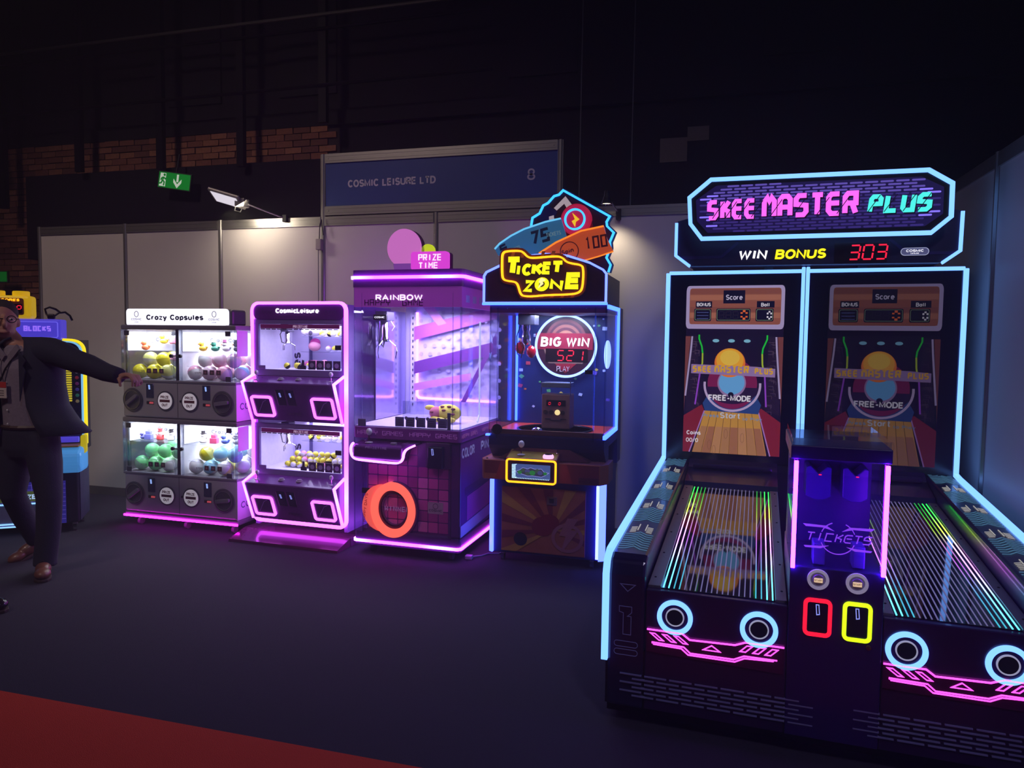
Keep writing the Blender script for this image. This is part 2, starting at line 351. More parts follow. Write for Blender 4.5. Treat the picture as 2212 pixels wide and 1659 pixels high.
class Print:
    """flat printed picture on a panel: thin coloured pieces laid over each other"""
    def __init__(s, x0, z0, x1, z1, y, step=.0004): s.b = (x0, z0, x1-x0, z1-z0); s.y = y; s.step = step; s.mb = MB(); s.mats = []; s.k = 0
    def mi(s, m):
        if m not in s.mats: s.mats.append(m)
        return s.mats.index(m)
    def P(s, p): return (s.b[0]+p[0]*s.b[2], s.b[1]+p[1]*s.b[3])
    def poly(s, pts, m):
        s.k += 1; y = s.y-s.step*s.k
        q = [s.P(p) for p in pts]; s.mb.quad([(a, y, b) for a, b in q], s.mi(m)); return s
    def rect(s, x0, z0, x1, z1, m): return s.poly([(x0, z0), (x1, z0), (x1, z1), (x0, z1)], m)
    def line(s, pts, w, m, closed=False):
        s.k += 1; y = s.y-s.step*s.k; q = [s.P(p) for p in pts]
        A = mitre(q, w/2, closed); B = mitre(q, -w/2, closed); n = len(q)
        for i in range(n if closed else n-1):
            j = (i+1) % n; s.mb.quad([(A[i].x, y, A[i].y), (B[i].x, y, B[i].y), (B[j].x, y, B[j].y), (A[j].x, y, A[j].y)], s.mi(m))
        return s
    def top(s): s.k += 1; return s.y-s.step*s.k
    def build(s, name, parent, **k):
        me = bpy.data.meshes.new(name); me.from_pydata(s.mb.v, [], s.mb.f)
        for q in s.mats: me.materials.append(q)
        for p, mi_ in zip(me.polygons, s.mb.m): p.material_index = mi_
        bm = bmesh.new(); bm.from_mesh(me)
        for f in bm.faces:
            f.normal_update()
            if f.normal.y > 0: f.normal_flip()
        bm.to_mesh(me); bm.free()
        return link(name, me, parent, **k)

# shared materials ---------------------------------------------------------
BLACK = mat('black_lacquer', (14, 13, 18), .32, noise=.2)
BLACKM = mat('black_matt', (16, 15, 19), .7, noise=.2)
NAVY = mat('navy_print', (20, 18, 58), .38, noise=.15)
ALU = mat('aluminium', (170, 168, 165), .38, .85, noise=.06)
CHROME = mat('chrome', (225, 225, 230), .08, 1.0, noise=.02)
WHITE = mat('white_plastic', (230, 230, 235), .4, noise=.04)
RUBBER = mat('grey_rubber', (70, 68, 75), .7)
CLEAR = glass('clear_acrylic', (244, 246, 250), 1.0)
CLEARD = glass('clear_edge', (226, 230, 238), 2.0)
N_CYAN = emitl('neon_cyan', (.32, .78, 2.2))
N_TEAL = emitl('neon_teal', (.07, .78, 2.5))
N_PINK = emitl('neon_pink', (2.4, .14, 2.2))
N_MAG = emitl('neon_magenta', (2.6, .17, 2.2))
N_VIOLET = emit('neon_violet', (225, 110, 255), 2.2)
N_YELL = emitl('neon_yellow', (2.4, .86, .01))
N_WHITE = emit('lit_white', (255, 252, 255), 1.5)
LED_RED = emit('led_red', (255, 30, 60), 1.3)
# ================================================================== the setting
M_CARPET = mat('charcoal_carpet', (58, 55, 66), .95, noise=.45, scale=420, bump=.5, spec=.15)
M_RED = mat('red_carpet', (196, 66, 46), .95, noise=.22, scale=300, bump=.4, spec=.1)
M_PANEL = mat('white_laminate', (205, 200, 196), .45, noise=.03, scale=6)
M_SKIRT = mat('dark_skirting', (92, 88, 84), .6)
M_BRICKS = [mat('brick_red_%s' % k, c, .9, noise=.35, scale=30, bump=.4) for k, c in zip('abc', ((150, 96, 78), (172, 116, 92), (126, 82, 70)))]
M_MORTAR = mat('soot_mortar', (64, 52, 50), .95, noise=.4, scale=12)
M_DARKWALL = mat('dark_painted_wall', (26, 23, 24), .9, noise=.35, scale=3)
M_STEEL = mat('black_steel', (28, 26, 28), .5, .6)

fl = MB().box(-11, 6, -3.5, 7.75, -.05, 0).build('floor', M_CARPET); fl['kind'] = 'structure'
red = MB().box(-9, 3.2, .4, 2.262, .0005, .006).build('red_carpet_runner', M_RED, bevel=.002)
tag(red, 'red carpet runner laid along the aisle in the near left corner', 'carpet')

Y_W = 5.436
wb = struct_root('wall_back')
XP = [-6.15, -5.165, -4.155, -3.155, -2.15, -1.15, -.15, .85, 1.40]
for i, x in enumerate(XP):
    tall = 3.005 if i in (3, 5) else 2.5
    mb = MB(); mb.prism([(x+.02*math.cos(a*PI/4+PI/8), Y_W+.005+.02*math.sin(a*PI/4+PI/8)) for a in range(8)], 0, tall, 'z')
    for a in range(4): mb.box(x-.0205+.0*a, x+.0205, Y_W-.004, Y_W+.014, .0, tall) if a == 0 else None
    mb.build('post', ALU, wb)
for a, b in zip(XP[:-1], XP[1:]):
    MB().box(a+.02, b-.02, Y_W, Y_W+.006, .07, 2.425).build('panel', M_PANEL, wb)
    r = MB().box(a+.021, b-.021, Y_W-.012, Y_W+.012, 2.42, 2.495)
    r.box(a+.03, b-.03, Y_W-.014, Y_W-.012, 2.437, 2.442); r.box(a+.03, b-.03, Y_W-.014, Y_W-.012, 2.473, 2.478); r.build('top_rail', ALU, wb)
    MB().box(a+.021, b-.021, Y_W-.012, Y_W+.012, 0, .075).build('skirting', M_SKIRT, wb)
X_R = 1.40
wr = struct_root('wall_right')
YP = [5.40, 4.34, 3.35, 2.35, 1.35, .35]
for y in YP[1:]:
    MB().prism([(X_R+.005+.022*math.cos(a*PI/4+PI/8), y+.022*math.sin(a*PI/4+PI/8)) for a in range(8)], 0, 2.5, 'z').build('post', ALU, wr)
for a, b in zip(YP[1:], YP[:-1]):
    MB().box(X_R, X_R+.006, a+.02, b-.02, .07, 2.425).build('panel', M_PANEL, wr)
    MB().box(X_R-.012, X_R+.012, a+.023, b-.023, 2.42, 2.495).build('top_rail', ALU, wr)
    MB().box(X_R-.012, X_R+.012, a+.023, b-.023, 0, .075).build('skirting', M_SKIRT, wr)

# name board above the stand wall
fb = thing('stand_name_board', 'blue stand name board reading COSMIC LEISURE LTD above the wall', 'sign board', (-3.13, Y_W, 2.5))
M_BLUE = mat('blue_board', (40, 66, 128), .45, noise=.05, scale=5)
M_GREYLET = mat('pale_grey_lettering', (190, 188, 196), .5)
MB().box(.0, 1.96, -.002, .004, .075, .44).build('board', M_BLUE, fb)
for z0, z1, nm in ((.005, .078, 'bottom_rail'), (.43, .505, 'top_rail')):
    r = MB().box(0.002, 1.958, -.014, .01, z0, z1); r.box(.01, 1.95, -.016, -.014, z0+.018, z0+.023); r.box(.01, 1.95, -.016, -.014, z1-.023, z1-.018)
    for x in (.03, 1.93): r.lathe([(.006, 0), (.006, .003)], (x, -.0175, (z0+z1)/2), 'y', 8)
    r.build(nm, ALU, fb)
text('stand_name', 'COSMIC LEISURE LTD', .205, .225, .062, M_GREYLET, fb, y=-.004, align='L', bold=.035, width=.77)
text('stand_number', '8', 1.755, .215, .088, M_GREYLET, fb, y=-.004, bold=.0)

# hall behind the stand --------------------------------------------------
Y_H = 7.6
wh = struct_root('wall_hall')
MB().box(-11, 6, Y_H+.05, Y_H+.15, 0, 9).build('wall_core', M_DARKWALL, wh)
MB().box(-10.4, -4.2, Y_H+.012, Y_H+.05, 1.2, 3.9).build('mortar_bed', M_MORTAR, wh)
brick_meshes = []
for k in range(6):
    m = MB(); e = random.uniform(.004, .012); j = lambda: random.uniform(-.003, .003)
    m.box(0, .215, -.004, .05, 0, .066); m.v = [(x+j(), y+(j() if y < 0 else 0), z+j()) for x, y, z in m.v]
    o = m.build('brick', M_BRICKS[k % 3], None); brick_meshes.append(o.data); bpy.data.objects.remove(o)
def brick(x, z):
    o = link('brick', random.choice(brick_meshes), wh, loc=(x, Y_H-random.uniform(0, .012), z))
nb = 0
for r in range(34):
    z = 3.865-r*.0765
    if z < 1.55: break
    x = -9.75 + (.1125 if r % 2 else 0)
    while x < -4.35:
        inband = z > 3.40
        if inband or x < -8.62:
            brick(x, z); nb += 1
        x += .2255
# black lintel board behind the stand
dk = MB(); dk.box(-8.55, -4.25, 7.38, 7.55, 2.45, 3.50); dk.build('lintel_board', mat('black_felt', (22, 20, 30), .9), wh)
MB().box(-11, 6, Y_H-.02, Y_H+.05, 3.93, 4.10).build('ledge', M_DARKWALL, wh)
for x in (-9.6, -6.55, -5.0, -2.2, .4): MB().box(x, x+.75, Y_H+.02, Y_H+.05, 4.3, 7.6).build('blind_window', mat('black_shutter', (16, 15, 18), .8), wh)
# balcony rail with hangers
br = thing('balcony_railing', 'black steel balcony railing with hanging posts high on the hall wall', 'railing', (-8.75, 7.25, 3.0))
for x, z0 in ((0, .08), (1.2, .48), (2.4, .45), (3.5, .43), (4.55, .85)):
    MB().box(x-.045, x+.045, -.03, .03, z0, 2.85).build('post', M_STEEL, br)
for z in (1.25, 1.85, 2.0): MB().tube([(-1.5, -.04, z-.03), (6.5, -.04, z)], .02, 8).build('rail', ALU if z > 1.9 else M_STEEL, br)
MB().tube([(-.22, -.4, 3.2), (-.1, -.4, 1.6), (0.02, -.4, .75)], .028, 8).build('drain_pipe', mat('galvanised', (150, 140, 125), .5, .5), br)
# papers pinned on the dark wall
for (x, z, w, h, l) in ((-.58, 3.32, .27, .24, 'larger pale paper notice pinned on the dark hall wall'), (-.31, 3.52, .21, .14, 'smaller pale paper notice pinned higher on the dark hall wall')):
    tag(MB().box(x, x+w, Y_H+.03, Y_H+.048, z, z+h).build('paper_notice', mat('old_paper', (130, 115, 110), .9)), l, 'notice')
for x, z0, l in ((-1.33, 2.6, 'thin cable hanging behind the name board'), (-.82, 2.6, 'thin cable hanging above the small spotlight')):
    tag(MB().tube([(x, 7.2, z0), (x+.01, 7.2, 5.2)], .006, 6).build('hanging_cable', mat('grey_cable', (110, 110, 112), .5)), l, 'cable')
ce = MB().box(-11, 6, -3.5, 7.75, 9, 9.1).build('ceiling', M_DARKWALL); ce['kind'] = 'structure'
wl = MB().box(-11.1, -11, -3.5, 7.75, 0, 9).build('wall_left', M_DARKWALL); wl['kind'] = 'structure'

# emergency exit signs ------------------------------------------------------
def exit_sign(label, loc, rz, w, h, tilt, strength, half=False):
    s = thing('exit_sign', label, 'exit sign', loc, rz); s.rotation_euler[1] = math.radians(tilt)
    G = emit('exit_green_%d' % int(strength*100), (14, 120, 40), strength, (10, 90, 30)); Wt = emit('exit_white_%d' % int(strength*100), (225, 235, 215), strength*.8)
    MB().box(0, w, 0, .03, 0, h).build('housing', mat('grey_green_housing', (60, 80, 66), .6), s, bevel=.004)
    MB().box(.012, w-.012, -.002, .0, .012, h-.012).build('face', G, s)
    k = h
    # doorway with running figure
    MB().prism([(.12*k, .12*k), (.52*k, .12*k), (.52*k, .88*k), (.16*k, .88*k)], -.004, -.002).build('doorway', Wt, s)
    f = MB(); f.prism(circ(.43*k, .78*k, .075*k, 14), -.006, -.004)
    for ln in ([(.38*k, .66*k), (.33*k, .44*k)], [(.38*k, .64*k), (.5*k, .55*k), (.56*k, .6*k)], [(.36*k, .64*k), (.25*k, .56*k), (.22*k, .46*k)], [(.34*k, .46*k), (.45*k, .36*k), (.42*k, .16*k)], [(.32*k, .46*k), (.26*k, .3*k), (.1*k, .26*k)]): f.band(ln, .085*k, -.006, -.004)
    f.build('running_figure', G, s)
    if not half:
        a = MB(); a.prism([(1.24*k, .88*k), (1.36*k, .88*k), (1.36*k, .45*k), (1.24*k, .45*k)], -.005, -.002); a.prism([(1.30*k, .1*k), (1.56*k, .42*k), (1.56*k, .62*k), (1.30*k, .32*k), (1.04*k, .62*k), (1.04*k, .42*k)], -.005, -.002); a.build('down_arrow', Wt, s)
    return s
es = exit_sign('green emergency exit sign with running figure and down arrow', (-6.335, 7.16, 3.225), 4, .435, .20, 8.5, .75)
MB().tube([(.20, .04, .19), (.20, .06, .42)], .012, 8).build('hanger', M_STEEL, es)
exit_sign('small dim green exit sign beyond the left end of the wall', (-9.10, 7.3, 2.15), 0, .30, .15, 90-90, .30, True)

# lamps clamped on the stand wall ---------------------------------------------
fl_ = thing('arm_floodlight', 'flat LED floodlight on a thin arm above the back wall', 'lamp', (-3.50, Y_W-.02, 2.49))
MB().tube([(0, 0, 0), (-.10, -.10, .04), (-.22, -.22, .09)], .006, 8).build('arm', ALU, fl_)
MB().box(-.02, .02, -.02, .02, -.03, .03).build('clamp', BLACKM, fl_, bevel=.004)
MB().box(-.30, -.21, -.27, -.19, .06, .13).build('bracket', ALU, fl_, bevel=.008)
hd = MB().box(-.14, .14, -.09, .09, 0, .028).build('head', ALU, fl_, bevel=.01, loc=(-.39, -.25, .125), rot=(math.radians(-24), math.radians(16), math.radians(8)))
MB().box(-.115, .115, -.07, .07, -.003, 0).build('lit_panel', emit('flood_panel', (235, 228, 240), .9), hd)
MB().tube([(-.25, -.22, .08), (-.29, -.2, .03), (-.33, -.22, .04), (-.30, -.24, .10)], .004, 6).build('cable_loop', BLACKM, fl_)
area_lamp('floodlight_lamp', (-3.80, 5.15, 2.55), (math.radians(38), 0, math.radians(-35)), .2, 5.0, (1.0, .86, .66))
jb = thing('junction_box', 'small cable box strapped to the post under the name board', 'cable box', (-3.155, Y_W-.03, 2.22))
MB().box(-.045, .005, -.02, .02, 0, .09).build('housing', mat('pale_box', (150, 140, 140), .5), jb, bevel=.005)
MB().tube([(-.02, 0, .09), (-.01, -.01, .2), (.0, 0, .25), (.02, -.005, .12)], .004, 6).build('cable', BLACKM, jb)
MB().tube([(-.03, 0, 0), (-.03, 0, -.9)], .004, 6).build('cable_tail', mat('grey_cable', (110, 110, 112), .5), jb)
sp_ = thing('small_spotlight', 'small chrome spotlight clamped on the wall right of the ticket machine', 'lamp', (-.70, Y_W-.02, 2.44))
MB().tube([(0, 0, 0), (-.02, -.05, .03), (-.07, -.14, .10)], .006, 8).build('arm', ALU, sp_)
MB().box(-.018, .018, -.02, .012, -.05, .03).build('clamp', BLACKM, sp_, bevel=.003)
MB().lathe([(.012, .10), (.02, .09), (.022, .055), (.03, .04), (.042, .0), (.040, .0), (.028, .035), (0.0001, .05)], (-.07, -.15, .04), 'z', 20).build('head', CHROME, sp_, smooth=True)
MB().lathe([(.0001, .0), (.034, .0), (.034, .004), (.0001, .004)], (-.07, -.15, .048), 'z', 16).build('bulb', emit('spot_bulb', (255, 240, 200), 2.5), sp_)
spot_lamp('spotlight_lamp', (-.77, 5.266, 2.475), (-.62, 5.36, 1.4), 16, (1.0, .84, .60), 100, .9)
# ================================================================== double alley roller machine
sk = thing('alley_roller_machine', 'double-lane alley roller arcade machine with neon marquee beside the right wall', 'arcade machine', (-.372, 2.75, 0), -3.18)
WS = 1.58
M_SKSIDE = mat('deep_indigo_cabinet', (28, 24, 62), .3, noise=.2, coat=.3)
M_SKFRONT = mat('aubergine_front', (42, 22, 66), .28, noise=.15, coat=.3)
M_DIM = emit('dim_outline_print', (120, 110, 190), .10)
M_CHEV = emit('backlit_chevron_blue', (120, 190, 225), .26)
M_CHEVW = emit('backlit_chevron_white', (235, 230, 215), .42)
rail_prof = [(0, .08), (0, .60), (.02, .652), (.06, .670), (1.74, .772), (1.74, .08)]
for x0, x1, nm in ((.008, .15, 'side_rail'), (1.43, 1.572, 'side_rail')):
    r = MB().prism(rail_prof, x0, x1, 'x').build(nm, M_SKSIDE, sk, bevel=.012)
def rail_marks(u0, name):
    """chevron lights set into the sloping rail top"""
    root_rot = (math.atan2(.102, 1.68), 0, 0)
    t = .05; k = 0; opt = dict(loc=(u0, .06, .6715), rot=root_rot)
    while t < 1.55:
        if k % 2 == 0:
            for i in range(8):
                q = t+i*.026
                MB().band([(.012, q-.008), (.04, q-.002), (.055, q+.014), (.07, q+.030), (.085, q+.014), (.10, q-.002), (.128, q-.008)], .0042, 0, .0015, False, 0, 'z').build('chevron', M_CHEV, sk, **opt)
            t += .235
        else:
            for sx in (-1, 1):
                MB().band([(.07+sx*.016, t+.002), (.07+sx*.016, t+.085)], .0042, 0, .0015, False, 0, 'z').build('dash', M_CHEVW, sk, **opt)
                for i in range(5): MB().band([(.07+sx*.022, t-.018+i*.016), (.07+sx*.046, t-.028+i*.016)], .0035, 0, .0015, False, 0, 'z').build('dash', M_CHEVW, sk, **opt)
            t += .14
        k += 1
rail_marks(.01, 'rail_chevrons'); rail_marks(1.432, 'rail_chevrons')
edge = [(-.006, .262), (-.006, .60), (.012, .646), (.06, .674), (1.70, .776), (1.785, .785)]
for x0, x1 in ((-.013, .011), (WS-.011, WS+.013)):
    MB().band(edge, .02, x0, x1, False, 0, 'x').build('neon_edge', N_CYAN, sk)
    MB().box(x0, x1, 1.768, 1.79, .785, 1.912).build('neon_edge', N_CYAN, sk, bevel=.004)
MB().box(0, WS, .06, 2.28, .03, .085).build('plinth', BLACKM, sk)
for x in (.1, .75, 1.45):
    for y in (.16, 2.15): MB().lathe([(.03, 0), (.03, .03)], (x, y, 0), 'z', 14).build('foot', RUBBER, sk)
# back cabinets, screens
M_BEZ = mat('black_bezel_glass', (17, 17, 40), .14, noise=.1)
for x0, x1 in ((.006, .766), (.782, 1.574)):
    MB().box(x0, x1, 1.79, 2.30, .085, 1.918).build('screen_cabinet', M_SKSIDE, sk, bevel=.006)
    MB().box(x0+.012, x1-.012, 1.783, 1.79, .775, 1.90).build('bezel', M_BEZ, sk)
    MB().box(x0, x1, 1.766, 1.788, 1.902, 1.922).build('neon_top', N_CYAN, sk, bevel=.004)
for x in (.755, .779): MB().box(x, x+.019, 1.766, 1.79, .80, 1.935).build('neon_divider', N_CYAN, sk, bevel=.004)
for u in (.08, .70, .9, 1.5): MB().tube([(u, 1.784, .79), (u+.02, 1.784, 1.0)], .0015, 5).build('circuit_line', M_DIM, sk) if False else None
# lanes
STOPS = [(0, (70, 215, 240)), (.18, (90, 190, 240)), (.38, (215, 120, 255)), (.55, (225, 150, 235)), (.68, (190, 235, 60)), (.85, (50, 225, 60)), (1.0, (20, 190, 60))]
LED = emit_ramp('rainbow_led', STOPS, 'Y', 0, 1.43, 4.0)
LED2 = emit_ramp('rainbow_led_soft', STOPS, 'Y', 0, 1.43, .8)
STR = emit('lilac_stripe', (165, 160, 215), .30)
M_ALLEY = mat('black_alley_glass', (9, 9, 12), .05, noise=.1, coat=1.0)
ang = math.atan2(.118, 1.43)
def lane(u0, u1, g0, g1, cs, zp, p0):
    MB().box(u0, u1, .0, .045, .085, .555).build('lane_front', M_SKFRONT, sk, bevel=.004)
    MB().box(u0, u1, .045, 1.46, .085, .50).build('lane_body', BLACKM, sk)
    MB().prism([(1.46, .50), (1.46, .665), (1.50, .70), (1.72, .745), (1.79, .79), (1.79, .5)], u0, u1, 'x').build('lane_backstop', M_SKSIDE, sk)
    MB().tube([(u0+.03, 1.70, .757), (u1-.03, 1.70, .757)], .016, 10).build('backstop_bar', M_SKFRONT, sk)
    base = dict(loc=(0, .03, .5585), rot=(ang, 0, 0))
    MB().box(g0, g1, 0, 1.435, -.012, 0).build('alley_glass', M_ALLEY, sk, **base)
    MB().box(u0+.002, g0-.001, 0, 1.435, -.010, .006).build('alley_trim', ALU, sk, bevel=.002, **base)
    MB().box(g1+.001, u1-.002, 0, 1.435, -.010, .006).build('alley_trim', ALU, sk, bevel=.002, **base)
    for x in (u0+.02, u1-.018):
        for t in (.08, .35, .62, .89, 1.16, 1.38):
            MB().lathe([(.005, 0), (.004, .002)], (x, t, .006), 'z', 8).build('screw', BLACKM, sk, **base)
    n = 21; st = MB().box(-.0022, .0022, .004, 1.43, .0002, .0016)
    me = {}
    for k, m in enumerate((LED, LED2, STR)):
        o = st.build('stripe', m, None); me[k] = o.data; bpy.data.objects.remove(o)
    for i in range(n):
        e = min(i, n-1-i); k = 0 if e < 2 else (1 if e < 4 else 2)
        x = g0+.008+(g1-g0-.016)*i/(n-1)
        s_ = link('stripe', me[k], sk, rot=(ang, 0, 0), loc=(x, .03, .5585))
    # ring lamps
    for cx, cz in cs:
        MB().annulus(cx, cz, .049, .066, -.009, .002, 48).build('ring_lamp', N_CYAN, sk)
        rg = MB().annulus(cx, cz, .030, .0345, -.006, .002, 40).build('speaker_ring', emit('speaker_ring', (190, 190, 225), .55), sk)
        MB().lathe([(.0001, .004), (.02, .002), (.030, -.004)], (cx, 0, cz), 'y', 24).build('speaker_cone', BLACKM, sk)
    # pink lit acrylic strip
    T = lambda x: p0+(x-300)*.0006
    L = lambda x, d: (T(x), zp-d*.0006)
    top = [L(300, 0), L(518, 0), L(565, 33), L(835, 25), L(895, 0), L(1117, 0)]
    low = [L(1117, 165), L(300, 145)]
    MB().prism(top+low, -.006, .0).build('pink_acrylic', mat('smoked_magenta_acrylic', (70, 12, 62), .15, coat=.5), sk)
    y0, y1 = -.009, -.006
    class G_:
        def band(s_, *a): MB().band(*a).build('pink_neon_line', N_MAG, sk)
    g = G_()
    g.band(top, .006, y0, y1)
    g.band([L(335, 88), L(335, 80), L(530, 84), L(570, 118), L(830, 116), L(890, 86), L(1080, 85)], .0045, y0, y1)
    g.band([L(340, 92), L(515, 96), L(558, 130), L(836, 130), L(892, 100), L(1060, 92)], .0045, y0, y1)
    for x in (322, 398, 470):
        g.band([L(x, 22), L(x+28, 22), L(x+82, 62), L(x+54, 62)], .0035, y0, y1, True)
    for x in (865, 940, 1010):
        g.band([L(x+40, 20), L(x+72, 20), L(x+32, 60), L(x, 60)], .0035, y0, y1, True)
    g.band([L(648, 82), L(748, 82), L(698, 50)], .0038, y0, y1, True)
lane(.154, .658, .206, .616, ((.263, .461), (.563, .457)), .404, .161)
lane(.968, 1.428, 1.005, 1.385, ((1.042, .452), (1.341, .449)), .398, .972)
# louvre slats on the lower front
lm = MB().box(0, .083, -.006, .004, 0, .0045).build('louvre', mat('louvre_neon_reflection', (150, 152, 205), .3, .3), None); lme = lm.data; bpy.data.objects.remove(lm)  # slats coloured pale blue for neon reflected on the slot edges
for u0 in (.06, .885):
    MB().box(u0-.058 if u0 < .5 else .66, u0+.72 if u0 < .5 else 1.575, .004, .05, .086, .31).build('lower_panel', BLACK, sk)
    for r in range(6):
        for i in range(7):
            x = u0+i*.094+(.047 if r % 2 else 0)
            if x+.083 < WS-.01: link('louvre', lme, sk, loc=(x, .0, .212-r*.0165))
# left post outlines
y0, y1 = -.002, .0005
MB().band([(.055, .565), (.112, .565), (.083, .538)], .0025, y0, y1, True).build('post_triangle', M_DIM, sk)
MB().band([(.052, .478), (.10, .478), (.10, .455), (.084, .44), (.098, .44), (.098, .368), (.068, .368), (.068, .452), (.052, .456)], .0022, y0, y1, True).build('post_numeral', M_DIM, sk)
for z in (.33, .298): MB().band(rrect(.035, .125, z-.011, z+.011, .0105), .0022, y0, y1, True).build('post_pill', M_DIM, sk)
# centre column with ticket box -------------------------------------------------
M_COL = mat('violet_black_column', (42, 22, 96), .3, coat=.2)
MB().box(.660, .966, -.004, .50, .085, .708).build('coin_column', M_COL, sk, bevel=.004)
MB().box(.664, .962, .36, .50, .708, 1.14).build('ticket_back_panel', mat('violet_panel', (52, 30, 110), .35), sk)
MB().box(.650, .974, -.004, .50, 1.09, 1.14).build('ticket_lid', M_COL, sk, bevel=.004)
MB().box(.655, .97, .0, .49, 1.14, 1.165).build('lid_acrylic', CLEAR, sk)
MB().box(.672, .957, .002, .006, .712, 1.088).build('acrylic_front', CLEAR, sk)
for x in (.662, .962): MB().box(x-.002, x+.002, .006, .36, .712, 1.088).build('acrylic_side', CLEAR, sk)
strip = MB()
for x in (.664, .955):
    MB().box(x-.002, x+.012, -.012, -.002, .700, 1.085).build('led_strip', emitl('violet_led', (11.0, .48, 60.0)), sk, bevel=.002)
for x in (.716, .845):
    d = MB().prism([(x, .92), (x+.03, .905), (x+.065, .905), (x+.09, .92), (x+.09, 1.03), (x+.075, 1.035), (x+.045, 1.005), (x+.015, 1.035), (x, 1.03)], .22, .34).build('ticket_dispenser', mat('smoky_purple_plastic', (60, 42, 120), .3), sk, bevel=.004)
    MB().box(x+.045, x+.055, .217, .2202, 1.0, 1.004).build('status_led', LED_RED, d)
    MB().box(x+.02, x+.06, .02, .10, .712, .79).build('ticket_chute', mat('lilac_chute', (110, 80, 190), .3), sk, bevel=.004)
lg = MB(); VP = emit('violet_etched', (150, 70, 255), .75)
lg.band(circ(.813, .818, .056, 22, None, 20, 65), .003, -.001, .001); lg.band(circ(.813, .818, .056, 22, None, 110, 160), .003, -.001, .001)
lg.band(circ(.813, .818, .056, 26, None, 200, 340), .003, -.001, .001)
for sx in (-1, 1):
    X = lambda d: .813+sx*d
    lg.prism([(X(.115), .862), (X(.038), .860), (X(.012), .843), (X(.05), .853), (X(.105), .853)], -.001, .001)
    lg.prism([(X(.105), .778), (X(.055), .778), (X(.028), .790), (X(.06), .786), (X(.11), .784)], -.001, .001)
lg.build('ticket_emblem', VP, sk)
strokes('tickets_lettering', 'TICKETS', .812, .804, .03, .026, .0045, .0035, VP, sk, y=-.002, shear=.25, font=TECHNO)
M_BTN = emit('warm_start_button', (255, 215, 170), .7, (200, 190, 180))
for cx, cz in ((.754, .668), (.879, .668)):
    b = MB().annulus(cx, cz, .026, .036, -.014, -.002, 28).build('start_button', emit('button_bezel_glow', (190, 180, 215), .30, (200, 195, 215)), sk)  # chrome ring made to glow faintly in place of its reflections
    MB().lathe([(.0001, -.02), (.018, -.018), (.026, -.006)], (cx, 0, cz), 'y', 24).build('button_dome', mat('milky_plastic', (150, 140, 165), .3), b, smooth=True)
    MB().box(cx-.014, cx+.014, -.0215, -.017, cz-.0075, cz+.0075).build('lit_label', M_BTN, b)
    text('button_word', 'START', cx, cz-.0025, .006, BLACKM, b, y=-.0225, depth=.001)
for (x0, x1, z0, z1, c, nm) in ((.710, .803, .463, .598, (255, 25, 55), 'red'), (.838, .931, .462, .600, (215, 255, 20), 'lime')):
    f = MB().band(rrect(x0+.006, x1-.006, z0+.006, z1-.006, .015), .013, -.012, -.003, True).build('coin_frame', emit('coin_led_'+nm, c, 1.3), sk)
    MB().prism(rrect(x0+.012, x1-.012, z0+.012, z1-.012, .008), -.006, -.002).build('coin_plate', BLACK, f)
    MB().band([(x0+.041, z1-.022), (x0+.044, z1-.058), (x0+.053, z1-.056), (x0+.050, z1-.022)], .0028, -.008, -.006, True).build('coin_slot', emit('coin_slot_glow', (150, 160, 255), .9), f)
MB().lathe([(.0001, -.012), (.008, -.01), (.009, -.002)], (.924, 0, .445), 'y', 14).build('lock', mat('brass', (150, 110, 60), .35, .9), sk)
# marquee -------------------------------------------------------------------
hdr = [(.055, 2.21), (.055, 2.005), (.135, 1.945), (1.44, 1.938), (1.522, 2.0), (1.525, 2.21), (1.40, 2.235), (.16, 2.235)]
MB().prism(hdr, 1.70, 2.0).build('header_board', mat('header_navy', (24, 20, 58), .4, noise=.2), sk)
for pth in ([(.049, 2.20), (.049, 2.008), (.132, 1.944)], [(1.531, 2.205), (1.528, 1.998), (1.446, 1.936)]):
    MB().band(pth, .017, 1.688, 1.72).build('neon_edge', N_CYAN, sk)
for pts in ([(.08, 1.995), (.31, 1.995), (.40, 2.075)], [(1.5, 1.99), (1.28, 1.99), (1.19, 2.07)]):
    MB().band(pts, .016, 1.697, 1.70).build('header_line', mat('header_violet', (46, 34, 92), .4), sk)
for x in (.55, 1.05): MB().box(x, x+.05, 1.8, 2.1, 1.918, 1.95).build('header_bracket', BLACKM, sk)
octa = [(.246, 2.421), (.128, 2.325), (.138, 2.176), (.203, 2.09), (1.368, 2.084), (1.456, 2.163), (1.455, 2.334), (1.343, 2.408)]
MB().prism(octa, 1.60, 1.70).build('marquee_box', BLACK, sk)
MB().band(octa, .021, 1.585, 1.612, True).build('marquee_neon', N_CYAN, sk)
inner = [(v.x, v.y) for v in mitre(octa, 0, True)]
cxm, czm = .792, 2.252
inner = [(cxm+(x-cxm)*.945, czm+(z-czm)*.80) for x, z in octa]
pr = Print(0, 0, 1, 1, 1.5985)
pr.poly(inner, emit('marquee_field', (30, 20, 84), .55))
BR = [emit('marquee_brick_%d' % i, c, s) for i, (c, s) in enumerate((((140, 120, 255), 1.0), ((120, 100, 215), .55), ((80, 62, 165), .40)))]
def inside(p, poly):
    r = False; n = len(poly)
    for i in range(n):
        (x0, y0), (x1, y1) = poly[i], poly[(i+1) % n]
        if (y0 > p[1]) != (y1 > p[1]) and p[0] < (x1-x0)*(p[1]-y0)/(y1-y0)+x0: r = not r
    return r
pr.k += 1; yb = pr.y-pr.step*pr.k
